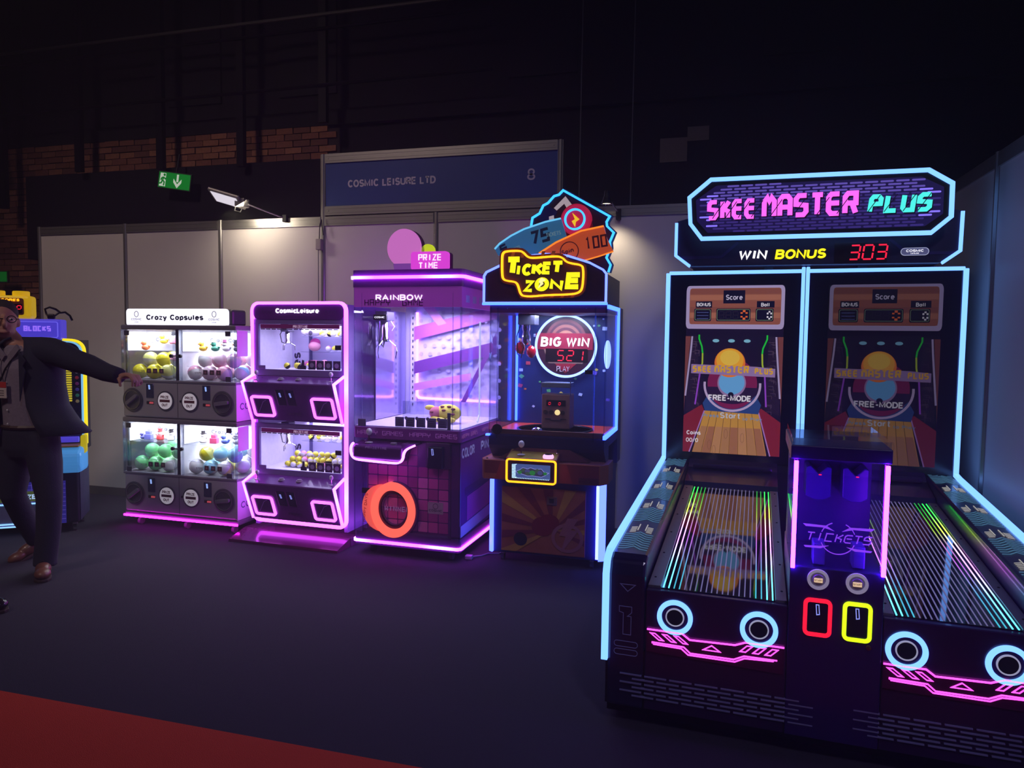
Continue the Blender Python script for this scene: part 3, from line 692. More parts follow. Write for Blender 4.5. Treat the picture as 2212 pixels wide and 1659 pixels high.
for r in range(16):
    z = 2.122+r*.0168
    for i in range(20):
        x = .15+i*.0745+(.037 if r % 2 else 0)
        if all(inside((a, b), inner) for a in (x, x+.062) for b in (z, z+.009)):
            cx = x+.03; d = min(cx-.14, 1.45-cx)
            k = 0 if (d < .15 and abs(z-2.25) > .03) else (1 if z > 2.3 else 2)
            ps = rrect(x, x+.064, z, z+.010, .0045, 2)
            pr.mb.quad([(a, yb, b) for a, b in ps], pr.mi(BR[k]))
pr.build('marquee_brick_print', sk)
N_LET = emit('sign_pink', (255, 105, 245), 1.15); N_LET2 = emit('sign_aqua', (75, 235, 225), 1.15)
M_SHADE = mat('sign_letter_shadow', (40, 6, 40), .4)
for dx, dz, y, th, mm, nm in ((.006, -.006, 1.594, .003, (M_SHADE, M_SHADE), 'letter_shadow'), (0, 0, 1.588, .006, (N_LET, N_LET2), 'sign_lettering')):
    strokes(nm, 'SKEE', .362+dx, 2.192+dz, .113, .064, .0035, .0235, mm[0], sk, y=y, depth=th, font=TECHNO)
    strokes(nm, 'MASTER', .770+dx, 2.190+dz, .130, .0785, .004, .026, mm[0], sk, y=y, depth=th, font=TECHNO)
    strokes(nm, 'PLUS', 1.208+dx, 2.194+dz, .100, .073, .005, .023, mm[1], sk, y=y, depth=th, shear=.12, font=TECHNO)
cut = MB()
for x in (.29, .36, .43, .50, .60, .72, .84, .94, 1.09, 1.17, 1.26, 1.33): cut.band([(x-.03, 2.20), (x+.03, 2.29)], .004, 1.5855, 1.588)
cut.build('letter_cuts', mat('sign_cut', (40, 6, 60), .4), sk)
text('win_lettering', 'WIN', .480, 1.976, .055, N_WHITE, sk, y=1.694, bold=.035, shear=.15, width=.155)
text('bonus_lettering', 'BONUS', .737, 1.974, .055, emit('lit_yellow', (255, 238, 20), 1.2), sk, y=1.694, bold=.035, shear=.15, width=.268)
MB().box(.915, 1.180, 1.696, 1.70, 1.948, 2.058).build('score_window', mat('led_window', (24, 8, 18), .25), sk)
seven('bonus_number', '303', .99, 1.964, .076, .048, .019, .008, LED_RED, sk, y=1.692)
pl = MB().prism(rrect(1.247, 1.380, 1.980, 2.018, .018), 1.694, 1.70).build('maker_plate', emit('maker_plate', (120, 120, 170), .35), sk)
MB().band(rrect(1.247, 1.380, 1.980, 2.018, .018), .003, 1.692, 1.696, True).build('plate_rim', emit('plate_rim', (200, 205, 240), .6), pl)
text('maker_name', 'COSMIC', 1.314, 1.997, .013, N_WHITE, pl, y=1.692, width=.085, depth=.001)
text('maker_name', 'LEISURE', 1.314, 1.987, .005, N_WHITE, pl, y=1.692, width=.04, depth=.001)
# lane screens ------------------------------------------------------------------
def lane_screen(x0, x1, z0, z1, g, tagname, coins, zcoin):
    def E(n, c, s=1.0): return emit('%s_%s' % (tagname, n), c, s*g)
    p = Print(x0, z0, x1, z1, 1.7815, .0003)
    SIL = E('silver', (176, 158, 200)); DK = E('dark', (22, 12, 44)); INK = E('ink', (12, 10, 40))
    p.rect(0, 0, 1, 1, DK)
    # scene: brick sides and red boards
    p.poly([(0, .70), (.12, .70), (.17, .27), (.02, .24)], E('side_brick', (36, 22, 50)))
    p.poly([(1, .70), (.86, .70), (.83, .27), (.98, .24)], E('side_brick', (36, 22, 50)))
    BRK = E('brick_line', (92, 70, 96), .8)
    for i in range(26):
        rx, rz = random.uniform(.05, .11), random.uniform(.26, .68)
        for sx in (rx, 1-rx-.05): p.line([(sx, rz), (sx+.05, rz), (sx+.05, rz-.018)], .0022, BRK)
    for pts in ([(0, .24), (0, .70), (.055, .70), (.012, .40), (.0, .24)], [(1, .24), (1, .70), (.945, .70), (.985, .40)]): p.poly(pts, E('side_wood', (120, 62, 62)))
    p.line([(.07, .70), (.06, .62), (.012, .34)], .010, SIL); p.line([(.93, .70), (.94, .62), (.985, .34)], .010, SIL)
    p.poly([(0, 0), (.07, 0), (.215, .26), (.19, .29), (.0, .22)], E('red_board', (128, 30, 46)))
    p.poly([(1, 0), (.90, 0), (.775, .26), (.80, .28), (1, .20)], E('red_board', (128, 30, 46)))
    # timber lane
    p.poly([(.10, 0), (.87, 0), (.775, .255), (.225, .265)], E('lane_glow', (196, 140, 60)))
    for i in range(8):
        a, b = .225+.55*i/8, .225+.55*(i+1)/8; c, d = .10+.77*i/8, .10+.77*(i+1)/8
        p.poly([(c+.004, 0), (d-.004, 0), (.7*b+.3*d-.003, .16), (.7*a+.3*c+.003, .16)], E('plank_%d' % (i % 3), ((172, 118, 78), (160, 102, 72), (184, 128, 86))[i % 3]))
        p.line([(c, 0), (a, .26)], .0022, E('plank_gap', (70, 34, 36)))
    for (kx, kz) in ((.28, .05), (.62, .10), (.45, .12), (.33, .02)):
        p.line(circ(kx, kz, .018, 14, .028), .0015, E('knot', (110, 66, 48)), True)
    p.line([(.07, 0), (.22, .255)], .007, E('gutter', (170, 120, 190))); p.line([(.905, 0), (.778, .255)], .007, E('gutter', (170, 120, 190)))
    # bumper
    p.poly([(.225, .255), (.775, .245), (.80, .30), (.74, .36), (.26, .36), (.20, .30)], E('blue_bumper', (40, 66, 128)))
    p.poly(circ(.5, .42, .255, 30, .15), E('magenta_disc', (124, 28, 78)))
    p.poly(circ(.5, .40, .27, 30, .10, 180, 360), E('disc_shade', (40, 22, 60)))
    p.line(circ(.5, .415, .285, 26, .155, 175, 365), .013, E('rail', (190, 165, 205)))
    p.poly(circ(.495, .425, .147, 30, .084), E('hole_rim', (150, 120, 165))); p.poly(circ(.495, .428, .132, 30, .072), E('hole', (104, 168, 222)))
    p.poly(circ(.49, .355, .03, 16, .016), INK)
    # neon curves
    p.line([(.145, .71), (.145, .685), (.175, .64), (.185, .60)], .009, E('green', (30, 200, 60))); p.line([(.185, .60), (.185, .54), (.175, .51)], .009, E('lime', (170, 190, 50)))
    p.line([(.84, .71), (.84, .685), (.80, .63), (.795, .60)], .009, E('green', (30, 200, 60))); p.line([(.795, .60), (.80, .54), (.81, .51)], .009, E('lime', (170, 190, 50)))
    p.line([(.165, .49), (.12, .29)], .009, E('violet', (150, 70, 200))); p.line([(.825, .49), (.85, .29)], .009, E('violet', (150, 70, 200)))
    p.poly([(.19, .70), (.80, .70), (.78, .50), (.80, .30), (.18, .30), (.20, .50)], DK) if False else None
    for x in (.32, .48, .64): p.poly(circ(x, .675, .035, 14, .010), E('lamp', (130, 190, 215)))
    # title ball and letters
    p.poly(circ(.47, .545, .158, 30, .086), E('ball_glow', (235, 120, 40))); p.poly(circ(.47, .56, .14, 30, .07), E('ball', (238, 165, 45)))
    p.poly(circ(.47, .575, .10, 24, .045), E('ball_top', (236, 190, 70)))
    p.poly([(.07, .478), (.93, .465), (.93, .515), (.74, .525), (.30, .53), (.07, .533)], E('title_plate', (150, 120, 170)))
    # score board
    rr = lambda a, b, c, d, r: rrect(a, c, b, d, r, 3)
    p.poly(rr(.0, .745, 1.0, 1.0, .03), SIL); p.poly(rr(.035, .772, .965, .985, .022), E('board_wood', (150, 88, 72)))
    for i in range(6):
        zz = .775+i*.035; p.rect(.04, zz, .96, zz+.030, E('board_%d' % (i % 3), ((150, 84, 70), (172, 106, 84), (136, 76, 66))[i % 3]))
    p.rect(.385, .895, .605, .972, INK)
    for a, b, nm in ((.10, .27, 'B'), (.725, .90, 'L')): p.rect(a, .870, b, .908, INK)
    for a, b in ((.085, .265), (.315, .665), (.715, .895)):
        p.poly(rr(a, .79, b, .865, .012), INK); p.line(rr(a+.01, .797, b-.01, .859, .010), .0025, E('rim', (130, 150, 110)), True)
    for i in range(3): p.line([(.115, .842-i*.018), (.235, .842-i*.018)], .003, E('bars', (90, 100, 160)))
    sc = p.build('screen_picture', sk); top = p.top()-.0004
    S = lambda x: x0+(x1-x0)*x; Z = lambda z: z0+(z1-z0)*z; wd = x1-x0
    LT = E('letter', (232, 225, 235)); GOLD = E('gold', (226, 168, 42))
    def tx(s, x, z, h, m, **k): text('screen_lettering', s, S(x), Z(z), h, m, sc, y=top, depth=0, **k)
    tx('Score', .495, .915, .032, E('score_word', (200, 190, 215)), bold=.02, width=wd*.17)
    tx('BONUS', .185, .878, .022, LT, bold=.03, width=wd*.145); tx('Ball', .81, .876, .022, LT, bold=.02, width=wd*.085)
    seven('screen_digit', '888', S(.345), Z(.806), .042, wd*.05, wd*.022, .003, E('ghost', (60, 50, 70), .6), sc, y=top, depth=.0002, slant=0)
    seven('screen_digit', '0', S(.575), Z(.806), .044, wd*.05, 0, .012, E('orange', (240, 110, 50)), sc, y=top, depth=.0002, slant=0)
    seven('screen_digit', '0', S(.835), Z(.806), .040, wd*.035, 0, .009, LT, sc, y=top, depth=.0002, slant=0)
    strokes('screen_lettering', 'SKEE', S(.185), Z(.485), .040, wd*.043, wd*.008, .0085, GOLD, sc, y=top, depth=.0002, font=TECHNO)
    strokes('screen_lettering', 'MASTER', S(.49), Z(.484), .046, wd*.052, wd*.008, .0095, GOLD, sc, y=top, depth=.0002, font=TECHNO)
    strokes('screen_lettering', 'PLUS', S(.815), Z(.482), .036, wd*.040, wd*.008, .0075, GOLD, sc, y=top, depth=.0002, font=TECHNO)
    tx('FREE-MODE', .48, .318, .036, LT, bold=.035, width=wd*.44)
    tx('Start', .49, .214, .036, E('start', (190, 190, 205)), bold=.02, width=wd*.21)
    BL = E('blue_letter', (110, 140, 180)); tx('Press', .29, .218, .020, BL, bold=.02, width=wd*.17); tx('to Play', .715, .207, .018, BL, bold=.02, width=wd*.20)
    tx('Coins', .115, zcoin, .026, LT, bold=.03, width=wd*.15)
    if coins: tx('00/0', .10, zcoin-.045, .026, LT, bold=.01, width=wd*.13)
    return sc
lane_screen(.113, .668, .830, 1.832, .66, 'near_screen', True, .107)
lane_screen(.905, 1.472, .822, 1.830, .15, 'far_screen', True, .107)
# ================================================================== ticket claw machine
tk = thing('ticket_claw_machine', 'ticket claw machine with yellow neon TICKET ZONE sign beside the alley machine', 'arcade machine', (-1.42, 4.56, 0), -.5)
M_TKBODY = mat('indigo_body', (32, 30, 86), .4)
M_MAROON = mat('maroon_print', (112, 42, 52), .4, noise=.2, scale=12)
M_ORBR = mat('orange_brown_print', (150, 84, 58), .4, noise=.25, scale=9)
M_GOLDP = mat('mustard_print', (176, 132, 56), .4, noise=.2, scale=9)
M_PINKP = mat('faded_pink_print', (150, 92, 100), .45, noise=.2, scale=9)
N_SKY = emitl('neon_sky', (.2, .60, 8.0))
LEDCOL = emitl('led_column', (.32, .54, 7.0))
LEDTEX = emitl('led_column_core', (.8, 1.0, 14.0))
MB().box(.03, .745, .03, .78, .07, .62).build('lower_cabinet', M_TKBODY, tk, bevel=.006)
MB().box(.02, .76, .10, .79, .60, 1.75).build('cabinet_back', M_TKBODY, tk) if False else None
for x in (.08, .69):
    for y in (.1, .68):
        c = MB().box(x-.012, x+.012, y-.015, y+.015, .045, .072).build('caster', ALU, tk); MB().lathe([(.026, -.01), (.026, .01)], (x, y, .026), 'x', 16).build('wheel', RUBBER, c)
# front door with sunburst print
MB().box(.088, .656, .018, .03, .088, .525).build('front_door', M_MAROON, tk, bevel=.003)
p = Print(.092, .092, .652, .521, .0175, .0004)
p.rect(0, 0, 1, 1, M_ORBR)
for i in range(11):
    a = math.radians(-30+i*24); b = math.radians(-30+i*24+11); cx, cz, R = .62, .38, 1.4
    q = [(cx, cz), (cx+R*math.cos(a), cz+R*math.sin(a)), (cx+R*math.cos(b), cz+R*math.sin(b))]
    # clip to the panel
    def clip(poly):
        for ax, lim, sg in ((0, 0, 1), (0, 1, -1), (1, 0, 1), (1, 1, -1)):
            out = []; n = len(poly)
            for j in range(n):
                P_, Q_ = poly[j], poly[(j+1) % n]; ip = (P_[ax]-lim)*sg >= 0; iq = (Q_[ax]-lim)*sg >= 0
                if ip: out.append(P_)
                if ip != iq:
                    t = (lim-P_[ax])/(Q_[ax]-P_[ax]); out.append((P_[0]+t*(Q_[0]-P_[0]), P_[1]+t*(Q_[1]-P_[1])))
            poly = out
            if len(poly) < 3: return None
        return poly
    q = clip(q)
    if q: p.poly(q, (M_MAROON, M_GOLDP, M_MAROON)[i % 3])
p.poly(circ(.50, .42, .13, 24, .15), mat('cherry_print', (120, 30, 40), .4)); p.poly(circ(.58, .50, .12, 24, .12), mat('cherry_print', (120, 30, 40), .4))
p.line(circ(.80, .27, .17, 30, .2), .022, M_PINKP, True)
p.poly([(.80, .58), (.93, .58), (.84, .40), (.93, .40), (.72, .02), (.78, .30), (.70, .30)], M_PINKP)
p.poly(circ(.235, .20, .082, 24, .105), mat('grille_black', (24, 20, 24), .6))
p.build('door_print', tk)
MB().box(.40, .465, .008, .018, .42, .475).build('coin_door', mat('dull_steel', (120, 100, 100), .4, .5), tk, bevel=.002)
MB().box(.418, .448, .004, .010, .435, .462).build('coin_door_slot', BLACKM, tk)
MB().lathe([(.0001, -.004), (.006, -.003), (.008, .004)], (.60, .016, .28), 'y', 12).build('lock', CHROME, tk)
# light columns
MB().prism([(.005, .02), (.032, .0), (.032, .05), (.005, .05)], .075, .563, 'z').build('light_column', LEDCOL, tk)
MB().prism([(.727, .0), (.745, -.004), (.75, .05), (.727, .05)], .09, .565, 'z').build('light_column', LEDTEX, tk)
MB().prism([(.7465, -.004), (.783, .02), (.783, .06), (.7515, .05)], .078, .571, 'z').build('light_column', LEDCOL, tk)
# control shelf
shelf = [(-.045, .0), (-.018, -.055), (.755, -.055), (.80, .02), (.80, .22), (-.045, .22)]
MB().prism(shelf, .580, .708, 'z').build('control_shelf', M_ORBR, tk, bevel=.003)
p = Print(-.01, .583, .15, .705, -.0553, .0003); p.rect(0, 0, 1, 1, M_MAROON); p.rect(0, .0, 1, .3, M_ORBR); p.poly([(.45, 0), (1, 0), (1, 1), (.7, 1)], mat('rust_print', (140, 52, 46), .4)); p.build('shelf_print', tk)
p = Print(.49, .583, .75, .705, -.0553, .0003); p.rect(0, 0, 1, 1, M_MAROON); p.poly([(0, 0), (.35, 0), (.2, 1), (0, 1)], mat('rust_print', (140, 52, 46), .4)); p.rect(.5, 0, 1, .35, mat('dark_maroon_print', (84, 34, 48), .4)); p.build('shelf_print', tk)
text('maker_name', 'COSMIC', .67, .592, .016, mat('black_ink', (30, 18, 24), .5), tk, y=-.0565, depth=.001, width=.085)
for x0, x1 in ((-.02, .13), (.52, .76)): MB().box(x0, x1, -.045, .10, .708, .7105).build('shelf_top_print', M_PINKP, tk)
for x in (.0, .12): MB().lathe([(.007, 0), (.007, .006)], (x, -.03, .7105), 'z', 10).build('bolt', BLACKM, tk)
MB().prism([(-.10, .58), (-.10, .735), (.02, .775), (.10, .775), (.10, .58)], .150, .487, 'x').build('control_box', M_MAROON, tk, bevel=.003)
MB().quad([(.162, -.0965, .7405), (.475, -.0965, .7405), (.475, .015, .7775), (.162, .015, .7775)]) .build('control_plate', M_GOLDP, tk) if False else None
pm = MB(); pm.quad([(.158, -.095, .7372), (.479, -.095, .7372), (.479, .018, .7752), (.158, .018, .7752)]); pm.build('control_plate', mat('olive_gold_plate', (150, 132, 50), .4, noise=.15, scale=20), tk)
MB().band(rrect(.157, .481, .582, .728, .018), .011, -.112, -.10, True).build('screen_neon', N_YELL, tk)
MB().prism(rrect(.164, .474, .589, .721, .012), -.103, -.0995).build('screen_surround', mat('dark_wine', (52, 16, 28), .35), tk)
p = Print(.192, .606, .446, .700, -.1035, .0003)
SC = emit('ticket_screen', (70, 90, 150), .8); p.rect(0, 0, 1, 1, SC)
SW = emit('ticket_screen_white', (200, 240, 255), 1.3)
for i in range(13):
    z = .02+i*.075; p.line([(.0, z), (.05, z+.012), (.13 if i in (0, 12) else .10, z+.05)], .004, SW)
for i in range(22): p.line([(.05+i*.043, .0), (.075+i*.043, .05)], .0035, SW)
cl = [emit('screen_pt_%d' % i, c, .55) for i, c in enumerate(((60, 60, 90), (50, 140, 70), (90, 60, 110), (70, 90, 80), (60, 110, 110), (80, 80, 140)))]
blob = [(.12, .50), (.22, .62), (.30, .78), (.42, .70), (.50, .80), (.60, .72), (.78, .75), (.85, .55), (.97, .50), (.88, .32), (.78, .20), (.55, .25), (.42, .22), (.30, .32), (.15, .40)]
p.poly(blob, cl[0]); p.line(blob, .003, emit('screen_outline', (150, 150, 230), .8), True)
for i, (x, z, r) in enumerate(((.22, .45, .06), (.30, .60, .06), (.42, .55, .07), (.55, .45, .08), (.68, .6, .07), (.75, .48, .07), (.88, .45, .05), (.42, .38, .06))): p.poly(circ(x, z, r, 8, r*2.2), cl[(i*2+1) % 6])
p.build('ticket_screen', tk)
# joystick and lit button
def joystick(parent, x, y, z, s=1.0):
    j = MB().lathe([(.022*s, 0), (.020*s, .003*s), (.008*s, .006*s)], (x, y, z), 'z', 18).build('joystick', mat('clear_plastic_base', (200, 200, 215), .2, .3), parent, smooth=True)
    MB().tube([(x, y, z+.004*s), (x, y, z+.045*s)], .004*s, 8).build('shaft', CHROME, j)
    MB().sphere((x, y, z+.058*s), .017*s, (1, 1, 1.15), 16, 10).build('knob', mat('frosted_knob', (215, 215, 225), .15, trans=.3), j, smooth=True)
    return j
joystick(tk, .240, -.055, .752, 1.2)
bt = MB().lathe([(.033, 0), (.036, .008), (.034, .018), (.028, .024)], (.425, -.075, .742), 'z', 24).build('lit_button', emit('button_pink_glow', (255, 180, 235), 1.4), tk, smooth=True)
MB().lathe([(.026, .022), (.022, .028), (.0001, .03)], (.425, -.075, .742), 'z', 20).build('button_cap', CHROME, bt, smooth=True)
MB().tube([(.47, -.02, .765), (.472, -.02, .79)], .004, 8).build('metal_pin', CHROME, tk)
# sloped apron to the glass case
MB().prism([(.10, .70), (.02, .775), (.0, .80), (.0, .862), (.2, .862), (.2, .70)], .0, .77, 'x').build('apron', M_TKBODY, tk)
MB().prism([(.07, .715), (.20, .79), (.55, .79), (.68, .715)], -.004, .10).build('apron_print', mat('dark_wine_print', (86, 44, 60), .45), tk)
MB().box(.745, .80, .12, .78, .58, 1.95).build('side_panel', M_TKBODY, tk, bevel=.004) if False else None
MB().box(0, .77, .62, .79, .62, 1.73).build('rear_cabinet', M_TKBODY, tk)
MB().box(.0, .77, .0, .62, .80, .872).build('case_base', M_TKBODY, tk)
# deck with round well
M_DECK = mat('orange_red_deck', (214, 74, 52), .35)
MB().box(.01, .76, .04, .615, .872, .884).build('prize_deck', M_DECK, tk)
MB().box(.012, .765, .008, .03, .875, .905).build('deck_lip', mat('brown_lip', (96, 54, 50), .4), tk)
MB().lathe([(.255, 0), (.262, .008), (.25, .010), (.246, .002)], (.385, .28, .884), 'z', 48).build('well_rim', mat('black_rim', (24, 16, 20), .4), tk)
MB().lathe([(.0001, .001), (.245, .002)], (.385, .28, .884), 'z', 40).build('well_floor', mat('white_well', (220, 215, 225), .4), tk)
MB().sphere((.30, .12, .895), .03, (1.2, .8, .7), 12, 8).build('chrome_scoop', CHROME, tk, smooth=True)
# glass case
MB().box(.002, .772, -.004, .002, .866, 1.70).build('glass_front', CLEAR, tk)
MB().box(-.004, .002, .0, .60, .866, 1.70).build('glass_side', CLEAR, tk)
MB().box(.772, .778, .0, .50, .866, 1.70).build('glass_side', CLEAR, tk)
for x in (.006, .055, .700, .768): MB().box(x-.003, x+.003, -.008, -.003, .85, 1.71).build('glass_edge', CLEARD, tk)
for x in (.03,): MB().lathe([(.0001, -.008), (.035, -.008), (.035, 0)], (x+.03, -.004, .905), 'y', 18).build('glass_lock_plate', BLACK, tk)
MB().prism([(.640, 1.285), (.69, 1.285), (.69, 1.31), (.64, 1.31)], -.012, -.004).build('glass_handle', BLACK, tk)
# back wall of the case: blue star print and ring display
MB().box(.0, .77, .600, .618, .884, 1.70).build('case_back', mat('night_blue_print', (30, 44, 104), .4, noise=.4, scale=6), tk)
p = Print(.0, .884, .77, 1.70, .5995, .0002)
for i in range(46):
    c = random.choice([(200, 70, 90), (90, 170, 110), (230, 200, 90), (190, 200, 240), (220, 110, 60), (120, 90, 200)])
    x, z = random.uniform(.04, .96), random.uniform(.15, .95)
    a = random.uniform(0, 1); s_ = random.uniform(.008, .022)
    p.poly([(x+s_*math.cos(a+k*PI/2)*1.4, z+s_*math.sin(a+k*PI/2)) for k in range(4)], mat('confetti_%d%d%d' % c, c, .5))
p.build('case_back_print', tk)
RC = (.392, 1.455)
MB().lathe([(.224, 0), (.224, -.03)], (RC[0], .60, RC[1]), 'y', 48).build('ring_display_body', mat('wine_disc', (58, 18, 40), .35), tk)
MB().annulus(RC[0], RC[1], .211, .228, .560, .574, 64).build('ring_neon', emitl('ring_white', (.9, 1.4, 4.0)), tk)
p = Print(RC[0]-.21, RC[1]-.21, RC[0]+.21, RC[1]+.21, .5695, .0004)
for k, (r, c) in enumerate(((.36, (120, 58, 66)), (.31, (84, 34, 56)), (.27, (150, 84, 76)), (.22, (96, 38, 54)), (.17, (170, 104, 84)))):
    p.poly(circ(.5, .60, r, 30, r, 0, 180), mat('rainbow_arc_%d' % k, c, .5))
p.poly([(.16, .33), (.84, .33), (.5, .03)], mat('red_arrow', (150, 28, 48), .4))
p.poly([(.10, .48), (.90, .48), (.80, .20), (.20, .20)], mat('tan_plate', (130, 96, 88), .4))
p.poly([(-.03, .72), (.97, .72), (.97, .44), (-.03, .44)], mat('crimson_bar', (150, 32, 58), .35))
p.poly([(.15, .455), (.88, .455), (.88, .225), (.15, .225)], mat('led_window', (24, 8, 18), .25))
p.build('ring_display_print', tk)
text('big_win_lettering', 'BIG WIN', RC[0]-.008, RC[1]-.006, .072, N_WHITE, tk, y=.560, bold=.04, shear=.1, width=.355)
seven('win_number', '521', RC[0]-.062, RC[1]-.104, .072, .044, .026, .008, LED_RED, tk, y=.5625)
text('play_lettering', 'PLAY', RC[0]-.016, RC[1]-.185, .042, mat('pale_letter', (200, 170, 180), .4), tk, y=.562, width=.095)
MB().annulus(.70, 1.40, .0, .10, .52, .56, 30, sx=.22).build('side_lamp', emitl('ring_white', (.9, 1.4, 4.0)), tk)
# light tubes of the case
MB().box(.018, .034, .565, .585, .90, 1.69).build('light_tube', N_SKY, tk, bevel=.004)
MB().band([(-.05, .885), (.50, .885), (.50, 1.712), (.0, 1.712)], .024, .768, .786, False, 0, 'x').build('light_tube', N_SKY, tk)
MB().box(-.014, .01, -.03, .0, .862, .874).build('light_end', N_SKY, tk)
# header strip and crane
MB().box(.0, .772, -.002, .60, 1.672, 1.73).build('header_strip', M_MAROON, tk)
for x in (.12, .30, .47, .64): MB().lathe([(.003, -.003), (.003, 0)], (x, -.002, 1.70), 'y', 8).build('screw', ALU, tk)
cr = MB().box(.12, .24, .25, .37, 1.60, 1.672).build('crane_carriage', mat('grey_carriage', (90, 86, 110), .4, .4), tk, bevel=.004)
MB().lathe([(.02, 0), (.032, .02), (.032, .06), (.022, .09), (.03, .11), (.03, .15)], (.165, .31, 1.46), 'z', 18).build('crane_motor', CHROME, cr, smooth=True)
MB().tube([(.13, .31, 1.62), (.10, .30, 1.52), (.105, .30, 1.40), (.13, .31, 1.37), (.15, .31, 1.45)], .004, 6).build('crane_cable', BLACKM, cr)
for x, y, z in ((.118, .33, 1.44), (.210, .28, 1.415)):
    MB().tube([(.165, .31, 1.50), ((x+.165)/2, y, 1.50), (x, y, z+.03)], .006, 6).build('crane_finger', CHROME, cr)
    MB().sphere((x, y, z), .038, (.9, .9, 1.15), 18, 12).build('red_claw_ball', mat('glossy_red', (190, 24, 40), .12, coat=.6), cr, smooth=True)
# ticket scale box inside the case
bx = MB().box(.285, .485, .30, .44, .886, 1.125).build('ticket_scale', mat('antique_box', (120, 80, 72), .45, noise=.25, scale=20), tk, bevel=.006)
MB().box(.32, .455, .294, .300, 1.045, 1.085).build('scale_window', mat('led_window', (24, 8, 18), .25), bx)
for x in (.335, .405): seven('scale_digit', '0', x, 1.053, .016, .014, 0, .004, LED_RED, bx, y=.291)
for x in (.315, .355, .395, .435): MB().lathe([(.016, -.004), (.016, .004)], (x, .298, 1.00), 'y', 14).build('scale_dial', mat('dark_dial', (50, 34, 36), .4), bx)
MB().lathe([(.0001, -.01), (.018, -.008), (.019, .0)], (.398, .298, 1.00), 'y', 18).build('lit_dial', emit('warm_dial', (255, 225, 150), 1.2), bx)
MB().band([(.31, .955), (.35, .955), (.35, .945), (.42, .945), (.42, .955), (.46, .955)], .004, .296, .300).build('scale_slot', BLACKM, bx)
tr = MB(); 
for x in (.283, .487): tr.tube([(x, .295, 1.12), (x, .295, 1.22)], .004, 6)
tr.build('tray_leg', CHROME, bx)
MB().box(.283, .487, .29, .43, 1.172, 1.205).build('tray', mat('brushed_tray', (150, 148, 165), .25, .8), bx, bevel=.003)
# marquee ---------------------------------------------------------------------
def Q(X, Y):
    px, py = 1020+X/3.859, 390+Y/3.859
    return ((px-1058.6)*.00306, 1.728+(657-py)*.00296)
MB().box(.03, .745, .10, .76, 1.73, 1.93).build('top_box', mat('dark_top_box', (34, 26, 38), .5), tk)
arch = [(-.036, 1.735), (.766, 1.735), (.766, 1.915), (.745, 1.94), (.66, 1.985), (.52, 2.03), (.373, 2.045), (.22, 2.03), (.07, 1.975), (-.02, 1.935), (-.036, 1.91)]
MB().prism(arch, -.02, .10).build('arch_board', mat('arch_wine', (52, 24, 34), .4, noise=.2), tk)
MB().band(arch, .013, -.032, -.014, True).build('arch_neon', emitl('neon_iceblue', (.35, .55, 4.0)), tk)
MB().box(-.045, .775, -.034, -.004, 1.722, 1.736).build('arch_base_neon', N_SKY, tk)
spk = [Q(*q) for q in ((380, 430), (455, 385), (470, 290), (530, 255), (560, 190), (600, 170), (650, 115), (690, 105), (725, 70), (1110, 300), (1085, 345), (1090, 380), (1145, 435), (1115, 510), (1120, 560), (1090, 640), (1125, 700), (1108, 760))]
MB().prism(spk+[Q(600, 760)], .10, .135).build('spiky_board', mat('spiky_wine', (62, 26, 46), .4, noise=.3, scale=8), tk)
MB().band([(x*1.0, z) for x, z in spk], .030, .118, .132).build('spiky_rim', mat('smoke_rim', (60, 62, 84), .4), tk)
MB().band(spk, .013, .088, .102).build('spiky_neon', N_TEAL, tk)
n1 = [Q(*q) for q in ((650, 215), (745, 120), (805, 200), (760, 225), (735, 180), (672, 235))]
MB().prism(n1, .092, .10).build('numeral_one', emit('numeral_white', (225, 205, 215), .45), tk)
MB().prism([Q(*q) for q in ((610, 285), (650, 275), (655, 330), (612, 335))], .092, .10).build('numeral_one', emit('numeral_white', (225, 205, 215), .45), tk)
MB().prism([Q(*q) for q in ((520, 300), (600, 190), (680, 245), (650, 300), (560, 345))], .094, .10).build('night_patch', mat('ultramarine_print', (40, 34, 110), .4), tk)
cc = Q(845, 325)
MB().prism([Q(*q) for q in ((735, 300), (970, 340), (985, 400), (780, 480), (755, 440))], .07, .09).build('red_ticket_back', mat('crimson_board', (150, 30, 60), .4), tk)
coin = MB().lathe([(.100, 0), (.100, -.03), (.088, -.036), (.085, -.03), (.0001, -.03)], (cc[0], .085, cc[1]), 'y', 40).build('coin', emit('coin_red', (215, 30, 70), .45, (190, 30, 60)), tk, smooth=True)
MB().annulus(Q(838, 325)[0], cc[1], .057, .068, .036, .052, 44).build('coin_neon', N_TEAL, coin)
MB().prism([Q(*q) for q in ((815, 270), (875, 325), (845, 345), (840, 388), (812, 340), (838, 325))], .044, .052).build('coin_bolt', emit('bolt_yellow', (245, 200, 40), .9), coin)
RB = emit('ribbon_blue', (55, 120, 165), .42, (40, 90, 130)); RO = emit('ribbon_orange', (205, 82, 40), .55, (170, 70, 30))
bu = [(172, 558), (215, 512), (310, 450), (420, 397), (600, 342), (728, 318)]
rb = MB().prism([Q(*q) for q in bu+[(775, 470), (640, 545), (500, 612), (380, 640), (200, 612)]], .03, .05).build('blue_ticket_ribbon', RB, tk)
MB().band([Q(*q) for q in bu], .010, .022, .03).build('ribbon_glow_edge', emit('ribbon_blue_edge', (110, 205, 250), .95), rb)
ou = [(560, 608), (700, 520), (900, 432), (1082, 398)]
ro = MB().prism([Q(*q) for q in ou+[(1110, 500), (1162, 605), (1050, 640), (890, 685), (700, 660), (560, 640)]], .0, .02).build('orange_ticket_ribbon', RO, tk)
MB().band([Q(*q) for q in ou], .010, -.008, .0).build('ribbon_glow_edge', emit('ribbon_orange_edge', (255, 140, 40), 1.0), ro)
